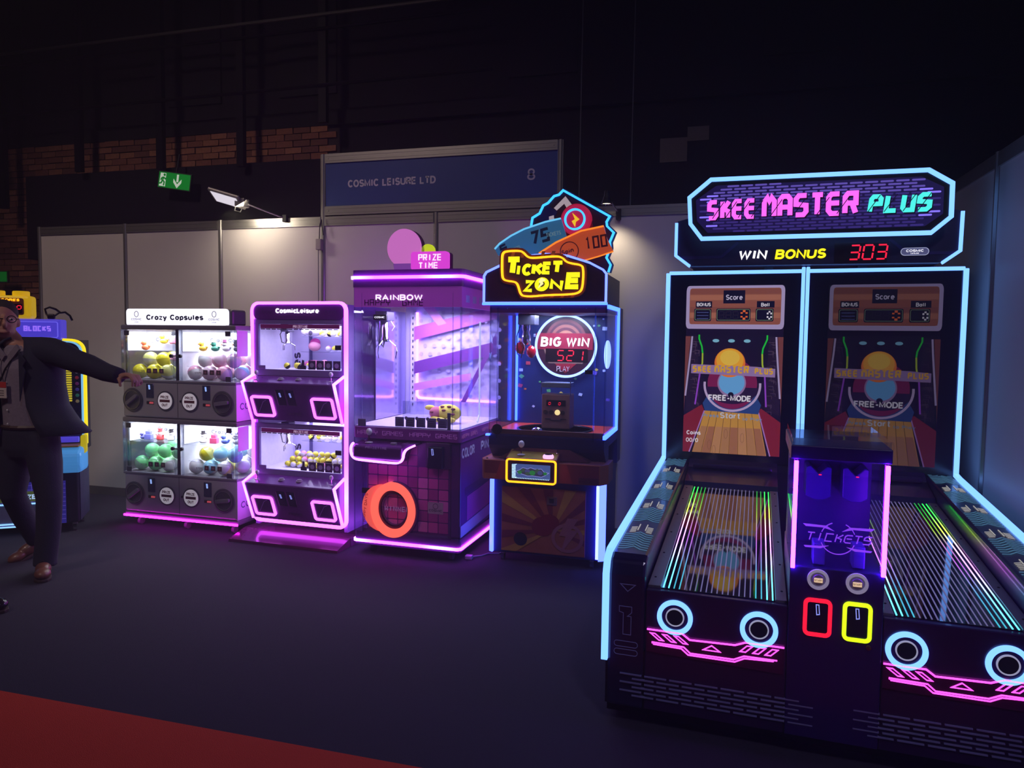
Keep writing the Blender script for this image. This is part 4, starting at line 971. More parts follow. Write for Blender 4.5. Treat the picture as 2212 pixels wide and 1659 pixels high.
MB().band([Q(*q) for q in ((1162, 605), (1050, 642), (890, 686))], .008, -.008, .0).build('ribbon_glow_edge', emit('ribbon_orange_edge', (255, 140, 40), 1.0), ro)
M_RIBTX = mat('ribbon_ink_blue', (24, 56, 84), .5); M_RIBTO = mat('ribbon_ink_red', (120, 30, 34), .5)
strokes('ribbon_number', '75', Q(560, 500)[0], Q(560, 520)[1], .090, .060, .012, .018, M_RIBTX, rb, y=.027, shear=.15, tilt=14)
text('ribbon_word', 'TICKETS', Q(672, 450)[0], Q(672, 462)[1], .028, emit('ribbon_word_pale', (120, 160, 180), .4), rb, y=.025, bold=.03, width=.098, tilt=10)
strokes('ribbon_number', '5', Q(255, 560)[0], Q(255, 590)[1], .055, .05, .01, .014, M_RIBTX, rb, y=.027, shear=.15, tilt=22)
text('ribbon_word', 'TICKETS', Q(345, 560)[0], Q(345, 575)[1], .022, emit('ribbon_word_pale', (120, 160, 180), .4), rb, y=.025, bold=.03, width=.085, tilt=20)
strokes('ribbon_number', '100', Q(1030, 520)[0], Q(1030, 575)[1], .078, .042, .008, .011, M_RIBTO, ro, y=-.004, tilt=8)
MB().annulus(*Q(810, 595), .056, .061, -.006, .0, 30).build('ribbon_stamp', M_RIBTO, ro)
text('ribbon_word', 'Spin', Q(800, 595)[0], Q(800, 615)[1], .03, M_RIBTO, ro, y=-.006, bold=.03, width=.08, tilt=15)
ol = [Q(*q) for q in ((268, 640), (275, 608), (300, 592), (420, 590), (450, 608), (480, 642), (520, 655), (720, 640), (770, 655), (800, 690), (850, 705), (915, 715), (940, 740), (936, 900), (910, 940), (850, 955), (620, 960), (540, 970), (450, 968), (425, 945), (410, 890), (395, 858), (370, 846), (320, 840), (285, 830), (270, 800))]
big = [(v.x, v.y) for v in mitre(ol, .021, True)]
if abs(sum(a[0]*b[1]-b[0]*a[1] for a, b in zip(big, big[1:]+big[:1]))) < abs(sum(a[0]*b[1]-b[0]*a[1] for a, b in zip(ol, ol[1:]+ol[:1]))): big = [(v.x, v.y) for v in mitre(ol, -.021, True)]
ts = MB().prism(smooth_path(big, True, 1), -.045, -.035).build('neon_sign_back', mat('hazard_brown', (98, 52, 40), .35), tk)
for i in range(9):
    x = .08+i*.066
    for (a, b) in ((2.02, 2.06), (1.765, 1.785)):
        if inside((x+.01, (a+b)/2), big) and inside((x+.035, (a+b)/2), big): MB().prism([(x, a), (x+.022, a), (x+.035, b), (x+.013, b)], -.0465, -.045).build('hazard_stripe', mat('hazard_tan', (150, 96, 62), .4), ts)
MB().band(smooth_path(ol, True, 2), .0115, -.064, -.046, True).build('yellow_neon', N_YELL, ts)
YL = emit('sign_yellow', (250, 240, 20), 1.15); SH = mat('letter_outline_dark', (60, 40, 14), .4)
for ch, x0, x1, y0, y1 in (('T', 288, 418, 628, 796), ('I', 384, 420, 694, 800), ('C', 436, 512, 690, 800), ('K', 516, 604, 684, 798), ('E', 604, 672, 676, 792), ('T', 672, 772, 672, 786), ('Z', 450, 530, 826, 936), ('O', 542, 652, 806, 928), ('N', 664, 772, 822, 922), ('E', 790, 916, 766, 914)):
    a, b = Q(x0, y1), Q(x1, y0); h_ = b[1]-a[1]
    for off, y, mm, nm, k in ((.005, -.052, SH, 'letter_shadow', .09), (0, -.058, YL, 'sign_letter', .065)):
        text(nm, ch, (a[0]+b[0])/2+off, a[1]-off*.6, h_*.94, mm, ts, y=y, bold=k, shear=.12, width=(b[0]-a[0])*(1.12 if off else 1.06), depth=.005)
MB().prism([Q(*q) for q in ((600, 815), (638, 835), (612, 850), (618, 868), (572, 905), (592, 862), (578, 852))], -.0610, -.0582).build('letter_bolt', emit('bolt_pale', (255, 250, 170), 1.0), ts)
# lamps of the case
area_lamp('ticket_case_lamp', (-1.03, 4.86, 1.665), (0, 0, 0), .35, 9, (.62, .72, 1.0))
# ================================================================== pink claw machine
cw = thing('pink_claw_machine', 'large pink claw machine with coral ring prize door and PRIZE TIME topper', 'arcade machine', (-2.364, 4.468, 0), -1.2)
WC, DC = .783, .86
M_PUR = mat('deep_purple_print', (110, 42, 132), .35, noise=.15, scale=10)
M_PUR2 = mat('dark_plum', (84, 42, 106), .35, noise=.15)
M_MGT = mat('magenta_print', (214, 76, 174), .35, noise=.12, scale=10)
M_MGT2 = mat('magenta_print_light', (226, 104, 196), .35, noise=.1)
M_LIL = mat('lilac_white', (214, 204, 236), .4, noise=.04)
NEONR = emit_ramp('pink_white_neon', [(0, (.5, .10, 1.0)), (.22, (.65, .032, 1.0)), (.62, (.65, .032, 1.0)), (.85, (.5, .10, 1.0)), (1, (.65, .04, 1))], 'X', 0, .783, 14.0)
def ring_path(o, r=.03): 
    return [(-o, DC)] + [(-o, r)] + [(-o+r-r*math.cos(a), r-o-r*math.sin(a)) for a in (PI/8, PI/4, 3*PI/8)] + [(r-o, -o)] + [(WC+o-r, -o)] + [(WC+o-r+r*math.sin(a), -o+r-r*math.cos(a)) for a in (PI/8, PI/4, 3*PI/8)] + [(WC+o, r-o), (WC+o, DC)]
def slab(o, z0, z1, m, name, r=.03, par=None): return MB().prism(ring_path(o, r)[::1], z0, z1, 'z').build(name, m, par or cw)
slab(0, .075, .165, M_PUR2, 'base_tray'); MB().band(ring_path(.004), .012, .092, .110, False, 0, 'z').build('base_neon', NEONR, cw)
for x in (.10, .69):
    for y in (.10, .75):
        c = MB().box(x-.015, x+.015, y-.015, y+.015, .05, .076).build('caster', ALU, cw); MB().lathe([(.030, -.012), (.030, .012)], (x, y, .030), 'x', 16).build('wheel', RUBBER, c)
# body with tile print
MB().box(.085, .776, .022, DC-.02, .165, .815).build('body', M_PUR, cw, bevel=.012)
gx0, gz0, gs = .10, .19, .0745
tl = MB().prism(rrect(.003, .0705, .003, .0705, .006, 2), -.003, 0)
tms = []
for m in (M_MGT, M_MGT2, mat('plum_tile', (176, 56, 150), .35)):
    o = tl.build('tile', m, None); tms.append(o.data); bpy.data.objects.remove(o)
for i in range(8):
    for j in range(8):
        x, z = gx0+i*gs, gz0+j*gs
        if x > .45 and z > .60 or z > .72: continue
        link('tile', tms[(i*5+j*3+(i*j) % 4) % 3], cw, loc=(x, .022, z))
# clear outer jacket of the lower half
for nm, a in (('jacket_front', (.0, .09, .0, .005, .165, .815)), ('jacket_front', (.70, .778, .0, .005, .165, .815)), ('jacket_side', (.0, .005, .005, .85, .165, .815))):
    MB().box(*a).build(nm, CLEAR, cw)
for x, z0, z1 in ((.006, .15, 1.84), (.070, .16, .80), (.718, .16, .80), (.780, .15, .815)): MB().box(x-.003, x+.003, -.003, .004, z0, z1).build('acrylic_edge', CLEARD, cw)
MB().box(.066, .72, .0, .008, .160, .185).build('door_sill', mat('smoked_sill', (90, 60, 110), .2), cw)
MB().lathe([(.0001, -.012), (.016, -.010), (.018, .0)], (.085, .008, .448), 'y', 16).build('door_lock', BLACK, cw)
MB().box(.06, .125, .0, .008, .43, .468).build('lock_plate', BLACK, cw, bevel=.004)
# band
slab(.004, .815, .890, mat('purple_band', (134, 50, 156), .3), 'band')
BG = emit('band_lettering', (150, 80, 175), .35)
for x in (.20, .59): strokes('band_words', 'HAPPY GAMES', x, .838, .030, .0265, .005, .0042, BG, cw, y=-.0065, depth=.002)
strokes('band_words', 'HAPPY GAMES', .16, .838, .030, .0235, .005, .0042, BG, cw, y=-.006, depth=.002, loc=(.787, .0, 0), rz=90)
strokes('band_words', 'HAPPY GAMES', .56, .838, .030, .0235, .005, .0042, BG, cw, y=-.006, depth=.002, loc=(.787, .0, 0), rz=90)
# control panel: rounded pod with neon outline
pod = [(.05, .790), (.036, .775), (.028, .745), (.036, .705), (.062, .682), (.12, .676), (.36, .668), (.395, .676), (.415, .70), (.42, .74), (.44, .768), (.50, .795)]
pb = MB().prism([(-.085, .780), (-.10, .765), (-.10, .70), (-.085, .678), (.02, .672), (.02, .80)], .045, .408, 'x').build('control_pod', mat('plum_gloss', (86, 32, 112), .15, coat=.6), cw, bevel=.02)
MB().band(smooth_path(pod, False, 2), .0125, -.104, -.085).build('pod_neon', emitl('pod_neon', (4, .8, 6)), cw)
MB().prism([(.408, .70), (.42, .74), (.44, .768), (.50, .79), (.50, .80), (.40, .80)], -.085, .02).build('pod_shoulder', M_PUR2, cw)
joystick(cw, .135, -.035, .79, 1.25)
MB().lathe([(.024, 0), (.022, .010), (.0001, .012)], (.32, -.035, .788), 'z', 20).build('drop_button', mat('milky_plastic', (150, 140, 165), .3), cw, smooth=True)
strokes('pod_word', 'PRIZETIME', .22, .758, .016, .014, .004, .0025, emit('pod_word', (150, 100, 190), .3), cw, y=-.1015, depth=.001)
# coin unit
MB().box(.531, .715, .004, .024, .632, .812).build('coin_plate', M_PUR2, cw, bevel=.01)
MB().box(.566, .672, -.045, .006, .640, .784).build('coin_acceptor', mat('indigo_acceptor', (26, 16, 66), .3), cw, bevel=.006)
MB().band([(.597, .770), (.602, .730), (.612, .732), (.607, .770)], .003, -.048, -.045, True).build('coin_slot', emit('coin_slot_glow', (150, 160, 255), .9), cw)
# coral ring prize door
CORAL = emit('coral_ring', (255, 100, 80), 1.1, (255, 120, 100))
cx, cz = .305, .335
MB().annulus(cx, cz, .134, .189, -.028, .018, 56, sx=.86).build('prize_ring', CORAL, cw)
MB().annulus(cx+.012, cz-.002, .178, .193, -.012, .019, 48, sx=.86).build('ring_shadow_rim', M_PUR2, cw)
MB().annulus(cx, cz, .118, .135, -.004, .018, 48, sx=.86).build('ring_throat', mat('dark_throat', (70, 20, 60), .3), cw)
MB().annulus(cx+.004, cz, .104, .110, .004, .016, 48, sx=.86).build('ring_inner_rim', mat('silver_violet', (130, 100, 160), .25, .6), cw)
lobe = circ(cx-.085, cz+.004, .150, 24, .162, 66, 294)+circ(cx, cz, .150, 20, .170, 238, 122)
lb = MB().prism(lobe, -.012, .006).build('happy_lobe', emit('coral_lobe', (255, 96, 84), .62, (255, 120, 100)), cw)
text('lobe_word', 'HAPPY DAYS', 0, -.010, .022, mat('coral_ink', (190, 50, 60), .5), lb, y=0, depth=.001, width=.20, loc=(.095, -.0135, cz), ry=-84)
strokes('winner_word', 'WINNER', cx+.015, cz-.018, .036, .026, .006, .007, emit('winner_word', (170, 110, 180), .28), cw, y=.014, depth=.002)
p = Print(.546, .323, .657, .402, .018, .0004); p.rect(0, 0, 1, 1, mat('label_pink_grey', (176, 140, 176), .4)); p.line(circ(.5, .66, .16, 20, .22), .003, mat('label_ink', (60, 30, 70), .5), True); p.build('maker_label', cw)
text('maker_name', 'COSMIC', .602, .338, .016, mat('label_ink', (60, 30, 70), .5), cw, y=.0165, depth=.0005, width=.095, bold=.01)
# right side lettering
for s_, x, w_ in (('COLOR', .17, .25), ('PINK', .55, .24)):
    text('side_word', s_, x, .70, .07, M_LIL, cw, y=0, depth=.001, width=w_, bold=.03, loc=(.7775, 0, 0), rz=90)
p = Print(0, .17, .80, .815, 0, .0004)
for (a, b, c, d, m) in ((.0, .0, .9, .12, M_LIL), (.1, .42, .95, .5, M_PUR2), (.15, .14, .9, .40, M_MGT)): p.poly([(a, b), (c, b+.05), (c, d+.05), (a, d)], m)
p.build('side_print', cw, loc=(.7772, .03, 0), rot=(0, 0, PI/2))
# upper glass case ------------------------------------------------------------
MB().box(.004, .780, .0, .006, .892, 1.838).build('glass_front', CLEAR, cw)
MB().box(.777, .783, .006, .80, .892, 1.838).build('glass_side', CLEAR, cw)
MB().box(.0, .006, .006, .80, .892, 1.838).build('glass_side', CLEAR, cw)
for x in (.064, .725): MB().box(x-.0025, x+.0025, -.004, .003, .892, 1.80).build('glass_edge', CLEARD, cw)
MB().box(.775, .785, -.002, .008, .892, 1.838).build('glass_edge', CLEARD, cw)
MB().box(.035, .095, -.008, .0, .893, .945).build('hinge_block', mat('violet_grey_hinge', (92, 84, 130), .4), cw, bevel=.003)
MB().box(.69, .715, -.006, .0, .893, 1.01).build('hinge_block', mat('violet_grey_hinge', (92, 84, 130), .4), cw, bevel=.003)
MB().box(.008, .775, .01, .83, .890, .900).build('prize_deck', M_LIL, cw)
# back wall print
MB().box(.006, .777, .815, .835, .90, 1.84).build('case_back', mat('dotted_lilac', (205, 196, 240), .4, noise=.03), cw)
p = Print(.10, .90, .777, 1.84, .8145, .0004)
DOT = mat('dot_lilac', (182, 170, 226), .4)
for i in range(9):
    for j in range(13): p.poly(circ(.06+i*.115+(.05 if j % 2 else 0), .10+j*.068, .024, 10, .017), DOT)
BAND = mat('pink_band_print', (166, 84, 186), .4); BAND2 = mat('violet_band_print', (110, 54, 146), .4)
for q, m in (([(0, .62), (1, .80), (1, .90), (0, .73)], BAND), ([(0, .34), (1, .52), (1, .62), (0, .44)], BAND2), ([(0, .20), (.7, .30), (.7, .36), (0, .26)], mat('rose_band_print', (205, 130, 215), .4)), ([(.0, .98), (.12, 1.0), (.40, .76), (.30, .74)], mat('rose_band_print', (205, 130, 215), .4)), ([(.58, .12), (.64, .12), (1, .62), (1, .70)], BAND2)): p.poly(q, m)
p.build('case_back_print', cw)
M_WL = mat('band_white_letter', (240, 225, 250), .4)
for x, z in ((.19, 1.54), (.34, 1.578), (.49, 1.616), (.64, 1.655)):
    strokes('band_word', 'PINK', x, z-.004, .048, .026, .004, .0075, M_WL, cw, y=.8085, depth=.001, tilt=14)
strokes('band_word', 'GAMES HAPPY', .33, 1.125, .03, .024, .005, .004, M_WL, cw, y=.8085, depth=.001, tilt=8)
strokes('band_word', 'HAPPY GAMES', .26, 1.70, .03, .020, .005, .004, M_WL, cw, y=.8085, depth=.001, tilt=-38)
# left side of the case: mirror panel and slotted rail
MB().box(.008, .012, .30, .80, .905, 1.70).build('mirror_panel', mat('lilac_mirror', (190, 182, 230), .12, .8), cw)
MB().box(.065, .105, .78, .81, .90, 1.70).build('slotted_rail', M_LIL, cw)
for i in range(16): MB().box(.080, .088, .777, .781, .97+i*.045, .99+i*.045).build('rail_slot', mat('slot_dark', (60, 50, 90), .6), cw)
CASE_LED = emitl('case_led', (3, 1.1, 7.0))
MB().band(smooth_path([(.112, 1.70), (.112, 1.10), (.115, 1.035), (.17, 1.028), (.40, 1.026)], False, 1)+[(.76, 1.020)], .017, .79, .808).build('case_led_frame', CASE_LED, cw)
MB().band([(.40, 1.62), (.40, .96), (.36, .915)], .016, .768, .776, False, 0, 'x').build('case_led_tube', emit('case_led_soft', (215, 215, 255), .9), cw)
# little icon cards in front
for i in range(5):
    x = .305+i*.078
    c = MB().box(x, x+.066, .012, .016, .902, .968).build('icon_card', mat('grey_violet_card', (112, 98, 142), .5), cw, bevel=.002)
    if i: MB().lathe([(.012, -.004), (.012, 0)], (x+.006, .012, .962), 'y', 14).build('card_badge', mat('card_badge', (130, 116, 160), .5), c)
    for k in range(3):
        MB().box(x+.014, x+.052, .0105, .012, .915+k*.015, .919+k*.015).build('card_mark', mat('card_ink', (60, 44, 88), .5), c)
# header strip
MB().box(.004, .779, -.003, .012, 1.705, 1.840).build('header_strip', emit('header_backlit', (150, 62, 178), .30, (150, 66, 172)), cw)  # emission stands for case light coming through the translucent strip
MB().box(.772, .786, -.003, .80, 1.705, 1.840).build('header_strip_side', emit('header_backlit', (150, 62, 178), .30, (150, 66, 172)), cw)
strokes('header_words', 'HAPPY  GAME', .30, 1.712, .045, .032, .008, .006, mat('header_ink', (84, 24, 104), .4), cw, y=-.005, depth=.001)
text('rainbow_lettering', 'RAINBOW', .34, 1.748, .040, emit('rainbow_white', (255, 240, 255), 1.1), cw, y=-.009, depth=.003, width=.345, bold=.03)
for i in range(3):
    p = Print(.0, 1.705, .6, 1.84, 0, .0004); p.rect(.12+i*.22, .25, .24+i*.22, .6, M_LIL); p.build('header_side_print', cw, loc=(.7865, .0, 0), rot=(0, 0, PI/2))
slab(.012, 1.838, 1.952, mat('plum_top_box', (98, 54, 128), .3), 'top_box', .035)
MB().band(ring_path(.018, .04), .014, 1.892, 1.912, False, 0, 'z').build('top_neon', NEONR, cw)
# crane
cr = MB().box(.005, .10, .30, .42, 1.62, 1.69).build('crane_carriage', mat('grey_carriage', (90, 86, 110), .4, .4), cw, bevel=.004)
MB().box(-.0, .105, .28, .30, 1.625, 1.665).build('crane_plate', BLACK, cr, bevel=.004)
text('crane_word', 'COSMIC', .052, 1.638, .014, N_WHITE, cr, y=.278, depth=.001, width=.08)
MB().lathe([(.010, .17), (.022, .15), (.022, .11), (.026, .10), (.026, .04), (.034, .02), (.034, .0), (.0001, -.002)], (.055, .36, 1.47), 'z', 18).build('crane_motor', CHROME, cr, smooth=True)
for a in (20, 140, 260):
    d = (math.cos(math.radians(a)), math.sin(math.radians(a)))
    MB().tube([(.055+d[0]*.03, .36+d[1]*.03, 1.48), (.055+d[0]*.075, .36+d[1]*.075, 1.44), (.055+d[0]*.085, .36+d[1]*.085, 1.40), (.055+d[0]*.075, .36+d[1]*.075, 1.35)], [.005, .005, .004, .003], 6).build('crane_finger', CHROME, cr)
MB().tube([(.03, .36, 1.68), (-.02+.04, .36, 1.55), (.018, .36, 1.46), (.04, .36, 1.43), (.05, .36, 1.48)], .006, 6).build('crane_cable', mat('grey_cable', (110, 110, 112), .5), cr)
MB().tube([(.10, .36, 1.62), (.13, .36, 1.58), (.11, .36, 1.55)], .004, 6).build('crane_cable', mat('white_cable', (210, 205, 225), .4), cr)
# acrylic prize chute at the back left
for a in ((.13, .30, .50, .504, .90, 1.03), (.30, .304, .50, .70, .90, 1.03)): MB().box(*a).build('prize_chute', CLEARD, cw)
# topper: lit sign board and plain backing boards
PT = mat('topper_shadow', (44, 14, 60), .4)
tp = MB().prism(rrect(.395, .660, 1.953, 2.075, .02), .06, .10).build('topper_sign', emit('topper_pink', (232, 70, 225), .85), cw)
strokes('topper_word', 'PRIZE', .533, 2.014, .044, .029, .005, .0075, emit('topper_white', (255, 235, 255), 1.0), tp, y=.055, depth=.004)
strokes('topper_word', 'TIME', .522, 1.962, .042, .031, .005, .0075, emit('topper_white', (255, 235, 255), 1.0), tp, y=.055, depth=.004)
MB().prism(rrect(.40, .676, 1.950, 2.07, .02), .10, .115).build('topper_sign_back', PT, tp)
MB().prism([(.27, 1.953), (.42, 1.953), (.43, 2.0), (.26, 2.0)]+[], .07, .10).build('topper_stand', emit('topper_lilac', (150, 80, 190), .5), cw)
MB().prism(circ(.335, 2.105, .122, 36, .128), .075, .10).build('topper_round_board', emit('topper_rose', (235, 130, 225), .62), cw)
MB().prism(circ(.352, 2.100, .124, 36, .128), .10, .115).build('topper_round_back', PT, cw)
MB().prism(circ(.500, 2.085, .050, 28, .045), .10, .118).build('topper_small_board', emit('topper_lemon', (215, 235, 40), .7), cw)
# case lamps
area_lamp('claw_case_lamp', (-1.96, 4.85, 1.69), (0, 0, 0), .55, 20, (.74, .62, 1.0))
# the plush prize (a thing of its own)
def blob(mb, c, r, sc, m=0): mb.sphere(c, r, sc, 18, 12, m)
pl = thing('spotted_plush_toy', 'yellow spotted plush toy lying on the deck of the pink claw machine', 'plush toy', (-1.80, 4.80, .900), -8)
YP = mat('yellow_plush', (222, 214, 90), .95, noise=.15, scale=120, bump=.3); PP = mat('pink_plush', (190, 110, 130), .95, noise=.1); SP = mat('brown_plush', (120, 60, 66), .95)
b = MB(); blob(b, (0, 0, .072), .10, (1.0, .7, .62)); b.build('body', YP, pl, smooth=True)
b = MB(); blob(b, (-.075, -.03, .070), .055, (1, .9, .85)); b.build('head', PP, pl, smooth=True)
for c, sc in (((-.135, -.02, .105), (1.3, .6, .6)), ((-.07, -.07, .03), (1.2, .7, .7)), ((-.02, -.08, .028), (1.3, .7, .6)), ((.06, -.07, .03), (1.2, .6, .6))):
    b = MB(); blob(b, c, .032, sc); b.build('limb', YP, pl, smooth=True)
for c in ((-.02, -.045, .118), (.03, -.04, .12), (.065, -.045, .105), (.0, -.063, .095), (-.09, -.075, .08), (.07, -.06, .07)):
    b = MB(); blob(b, c, .014, (1.2, .8, .6)); b.build('spot', SP, pl, smooth=True)
# ================================================================== two-storey mini crane
cm = thing('two_storey_mini_crane', 'narrow two-storey mini crane machine outlined in pink neon', 'arcade machine', (-3.28, 4.655, 0), -2)
WM, DM = .785, .68
M_CMB = mat('violet_black_body', (66, 40, 100), .35, noise=.15)
M_CMF = mat('purple_frame', (124, 102, 168), .35, noise=.08)
NEONP = emit_ramp('pink_white_neon_z', [(0, (.75, .05, 1)), (.15, (.55, .12, 1)), (.3, (.75, .05, 1)), (.55, (.75, .055, 1)), (.62, (.55, .12, 1)), (.8, (.75, .05, 1)), (1, (.75, .07, 1))], 'Z', .1, 1.75, 7.5)
MB().box(-.006, .022, .012, DM, .09, 1.73).build('side_wall', mat('lilac_side', (150, 130, 190), .4), cm)
MB().box(.748, .776, .012, DM, .09, 1.73).build('side_wall', mat('lilac_side', (150, 130, 190), .4), cm)
MB().box(.022, .748, .012, DM, 1.635, 1.73).build('roof', M_CMB, cm)
MB().box(.022, .748, .20, DM, .885, 1.255).build('middle_body', M_CMB, cm); MB().box(.022, .748, .20, DM, .10, .51).build('lower_body', M_CMB, cm)
MB().band(rrect(-.010, .772, .125, 1.742, .055, 6), .020, -.012, .012, True).build('outline_neon', NEONP, cm)
MB().prism(rrect(.0, .762, 1.622, 1.732, .045, 5), -.004, .02).build('header_panel', mat('header_plum', (96, 42, 130), .35), cm)
text('maker_lettering', 'CosmicLeisure', .376, 1.668, .036, N_WHITE, cm, y=-.012, depth=.005, width=.36, bold=.04)
for x0 in (.065, .60):
    for i in range(4): MB().prism([(x0+i*.025, 1.672), (x0+.01+i*.025, 1.672), (x0+.018+i*.025, 1.690), (x0+.008+i*.025, 1.690)], -.006, -.004).build('header_tick', mat('tick_violet', (96, 60, 130), .4), cm)
MARB = mat('marbled_lilac', (206, 196, 236), .4, noise=.14, scale=7)
def storey(z0, z1, zw, words):
    """window z0..z1, wedge-shaped control desk whose ridge is at zw"""
    f = MB()
    f.box(.0, .762, .0, .02, z1-.005, z1+.03); f.box(.0, .762, .0, .02, z0-.045, z0); f.box(.0, .039, .0, .02, z0, z1); f.box(.736, .762, .0, .02, z0, z1)
    f.build('window_frame', M_CMF, cm)
    MB().box(.036, .738, .006, .010, z0-.004, z1+.004).build('window_glass', CLEAR, cm)
    MB().box(.06, .72, -.003, .0, z1-.038, z1-.008).build('window_banner', mat('banner_pink', (150, 50, 130), .4), cm)
    strokes('banner_word', 'PRIZETIME', .40, z1-.034, .020, .011, .0028, .0032, emit('banner_word', (235, 200, 240), .5), cm, y=-.005, depth=.001)
    for i in range(14): MB().box(.062+i*.047, .097+i*.047, -.003, .0, z1-.046, z1-.040).build('banner_tooth', mat('banner_dark', (50, 20, 66), .4), cm)
    # interior
    MB().box(.024, .746, .44, .455, z0, z1+.03).build('case_back', MARB, cm)
    MB().box(.023, .028, .03, .44, z0, z1).build('case_side', mat('case_white', (226, 220, 246), .4), cm)
    MB().box(.742, .747, .03, .44, z0, z1).build('case_side', mat('case_white', (226, 220, 246), .4), cm)
    MB().box(.024, .746, .02, .44, z0-.02, z0).build('case_floor', mat('case_white', (226, 220, 246), .4), cm)
    text('case_word', words, 0, 0, .075, mat('case_ink', (50, 36, 80), .5), cm, y=0, depth=.001, bold=.02, loc=(.105, .4385, z0+.045), ry=-90)
    MB().box(.20, .212, .41, .44, z0, z1).build('case_rail', mat('rail_violet', (92, 84, 140), .4), cm)
    MB().box(.035, .10, -.006, .0, z0, z0+.028).build('hinge', M_CMF, cm, bevel=.004)
    MB().box(.685, .735, -.006, .0, (z0+z1)/2-.02, (z0+z1)/2+.015).build('lock_block', BLACK, cm, bevel=.003)
    # mini crane
    c = MB().box(.115, .185, .16, .24, z1-.06, z1+.02).build('crane_carriage', mat('grey_carriage', (90, 86, 110), .4, .4), cm, bevel=.004)
    MB().lathe([(.010, .10), (.018, .09), (.020, .03), (.028, .01), (.0001, 0)], (.15, .20, z1-.155), 'z', 14).build('crane_motor', CHROME, c, smooth=True)
    for a in (30, 150, 270):
        d = (math.cos(math.radians(a)), math.sin(math.radians(a)))
        MB().tube([(.15+d[0]*.02, .2+d[1]*.02, z1-.145), (.15+d[0]*.055, .2+d[1]*.055, z1-.165), (.15+d[0]*.055, .2+d[1]*.055, z1-.20)], .0035, 6).build('crane_finger', CHROME, c)
    MB().tube([(.12, .2, z1-.03), (.085, .2, z1-.08), (.10, .2, z1-.14), (.14, .2, z1-.15)], .004, 6).build('crane_cable', mat('grey_cable', (110, 110, 112), .5), c)
    # desk wedge
    dz = zw-1.165
    prof = [(.02, 1.215+dz), (-.02, 1.205+dz), (-.135, 1.168+dz), (-.14, 1.160+dz), (-.03, .885+dz), (.20, .885+dz), (.20, 1.215+dz)]
    MB().prism(prof, .012, .752, 'x').build('control_desk', mat('desk_plum', (96, 42, 130), .25, coat=.4), cm)
    for x in (.004, .758):
        MB().band([(.0, 1.22+dz), (-.142, 1.168+dz), (-.03, .880+dz)], .014, x-.008, x+.008, False, 0, 'x').build('desk_neon', NEONP, cm)
    face = dict(loc=(0, -.031, .885+dz), rot=(math.radians(21.5), 0, 0))
    for u0, u1 in ((.050, .215), (.553, .718)):
        h = MB().band(rrect(u0, u1, .040, .190, .016), .017, -.012, .002, True).build('prize_hatch', emitl('hatch_neon', (3, .36, 3.4)), cm, **face)
        MB().prism(rrect(u0+.006, u1-.006, .046, .184, .012), -.002, .001).build('hatch_flap', mat('smoked_flap', (64, 34, 92), .12, coat=.5), h)
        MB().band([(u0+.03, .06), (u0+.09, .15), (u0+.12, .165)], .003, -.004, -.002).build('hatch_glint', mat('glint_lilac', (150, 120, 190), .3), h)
    for x in (.30, .385):
        a = MB().box(x-.035, x+.035, -.004, .002, .125, .25).build('coin_acceptor', mat('indigo_acceptor', (26, 16, 66), .3), cm, bevel=.004, **face)
        MB().band([(x-.006, .225), (x-.002, .195), (x+.006, .196), (x+.003, .225)], .003, -.007, -.004, True).build('coin_slot', emit('coin_slot_glow', (150, 160, 255), .9), a)
    text('desk_word', 'UNIQUE', .385, .050, .024, mat('desk_ink', (84, 44, 112), .35), cm, y=-.003, depth=.001, width=.12, bold=.03, loc=face['loc'], rx=21.5)
    joystick(cm, .075, -.075, 1.183+dz, .9); joystick(cm, .695, -.075, 1.183+dz, .9)
    for x in (.28, .43): MB().lathe([(.026, 0), (.024, .008), (.018, .010), (.016, .018), (.0001, .02)], (x, -.07, 1.186+dz), 'z', 18).build('drop_button', mat('milky_plastic', (150, 140, 165), .3), cm, smooth=True)
    for i in range(4):
        x = .455+i*.068
        k = MB().box(x, x+.058, .012, .016, z0+.004, z0+.070).build('icon_card', mat('plum_card', (70, 40, 92), .5), cm)
        MB().prism(circ(x+.029, z0+.036, .018, 8), .0105, .012).build('card_mark', mat('card_pale', (190, 170, 210), .5), k)
    MB().prism([(.385, z0+.004), (.435, z0+.004), (.435, z0+.03), (.418, z0+.035), (.418, z0+.07), (.402, z0+.075), (.398, z0+.035), (.385, z0+.03)], .012, .016).build('icon_stand', mat('card_ink', (60, 44, 88), .5), cm)
    area_lamp('mini_crane_lamp', (-3.28+.40, 4.655+.22, z1-.01), (0, 0, 0), .45, 5.5, (.76, .68, 1.0))
storey(1.257, 1.595, 1.165, 'les')
storey(.514, .828, .430, 'zes')
for z in (1.50, 1.385): MB().box(.215, .742, .28, .438, z-.004, z).build('shelf', CLEARD, cm)
MB().box(.215, .742, .28, .438, .692, .696).build('shelf', CLEARD, cm)
# foot ramp
MB().prism([(-.06, .0), (.82, .0), (.82, .06), (-.06, .06)], -.02, .30).build('foot_box', mat('foot_purple', (96, 30, 96), .3), cm)
MB().prism([(-.20, .004), (-.195, .018), (-.02, .062), (.30, .062), (.30, .0), (-.20, .0)], -.085, .815, 'x').build('foot_ramp', mat('foot_magenta', (96, 26, 80), .22, coat=.5), cm)
MB().box(.03, .73, .30, DM-.02, .0, .10).build('plinth', BLACKM, cm)
MB().box(.18, .33, .12, .30, 1.73, 1.745).build('roof_cable', BLACKM, cm, bevel=.005)
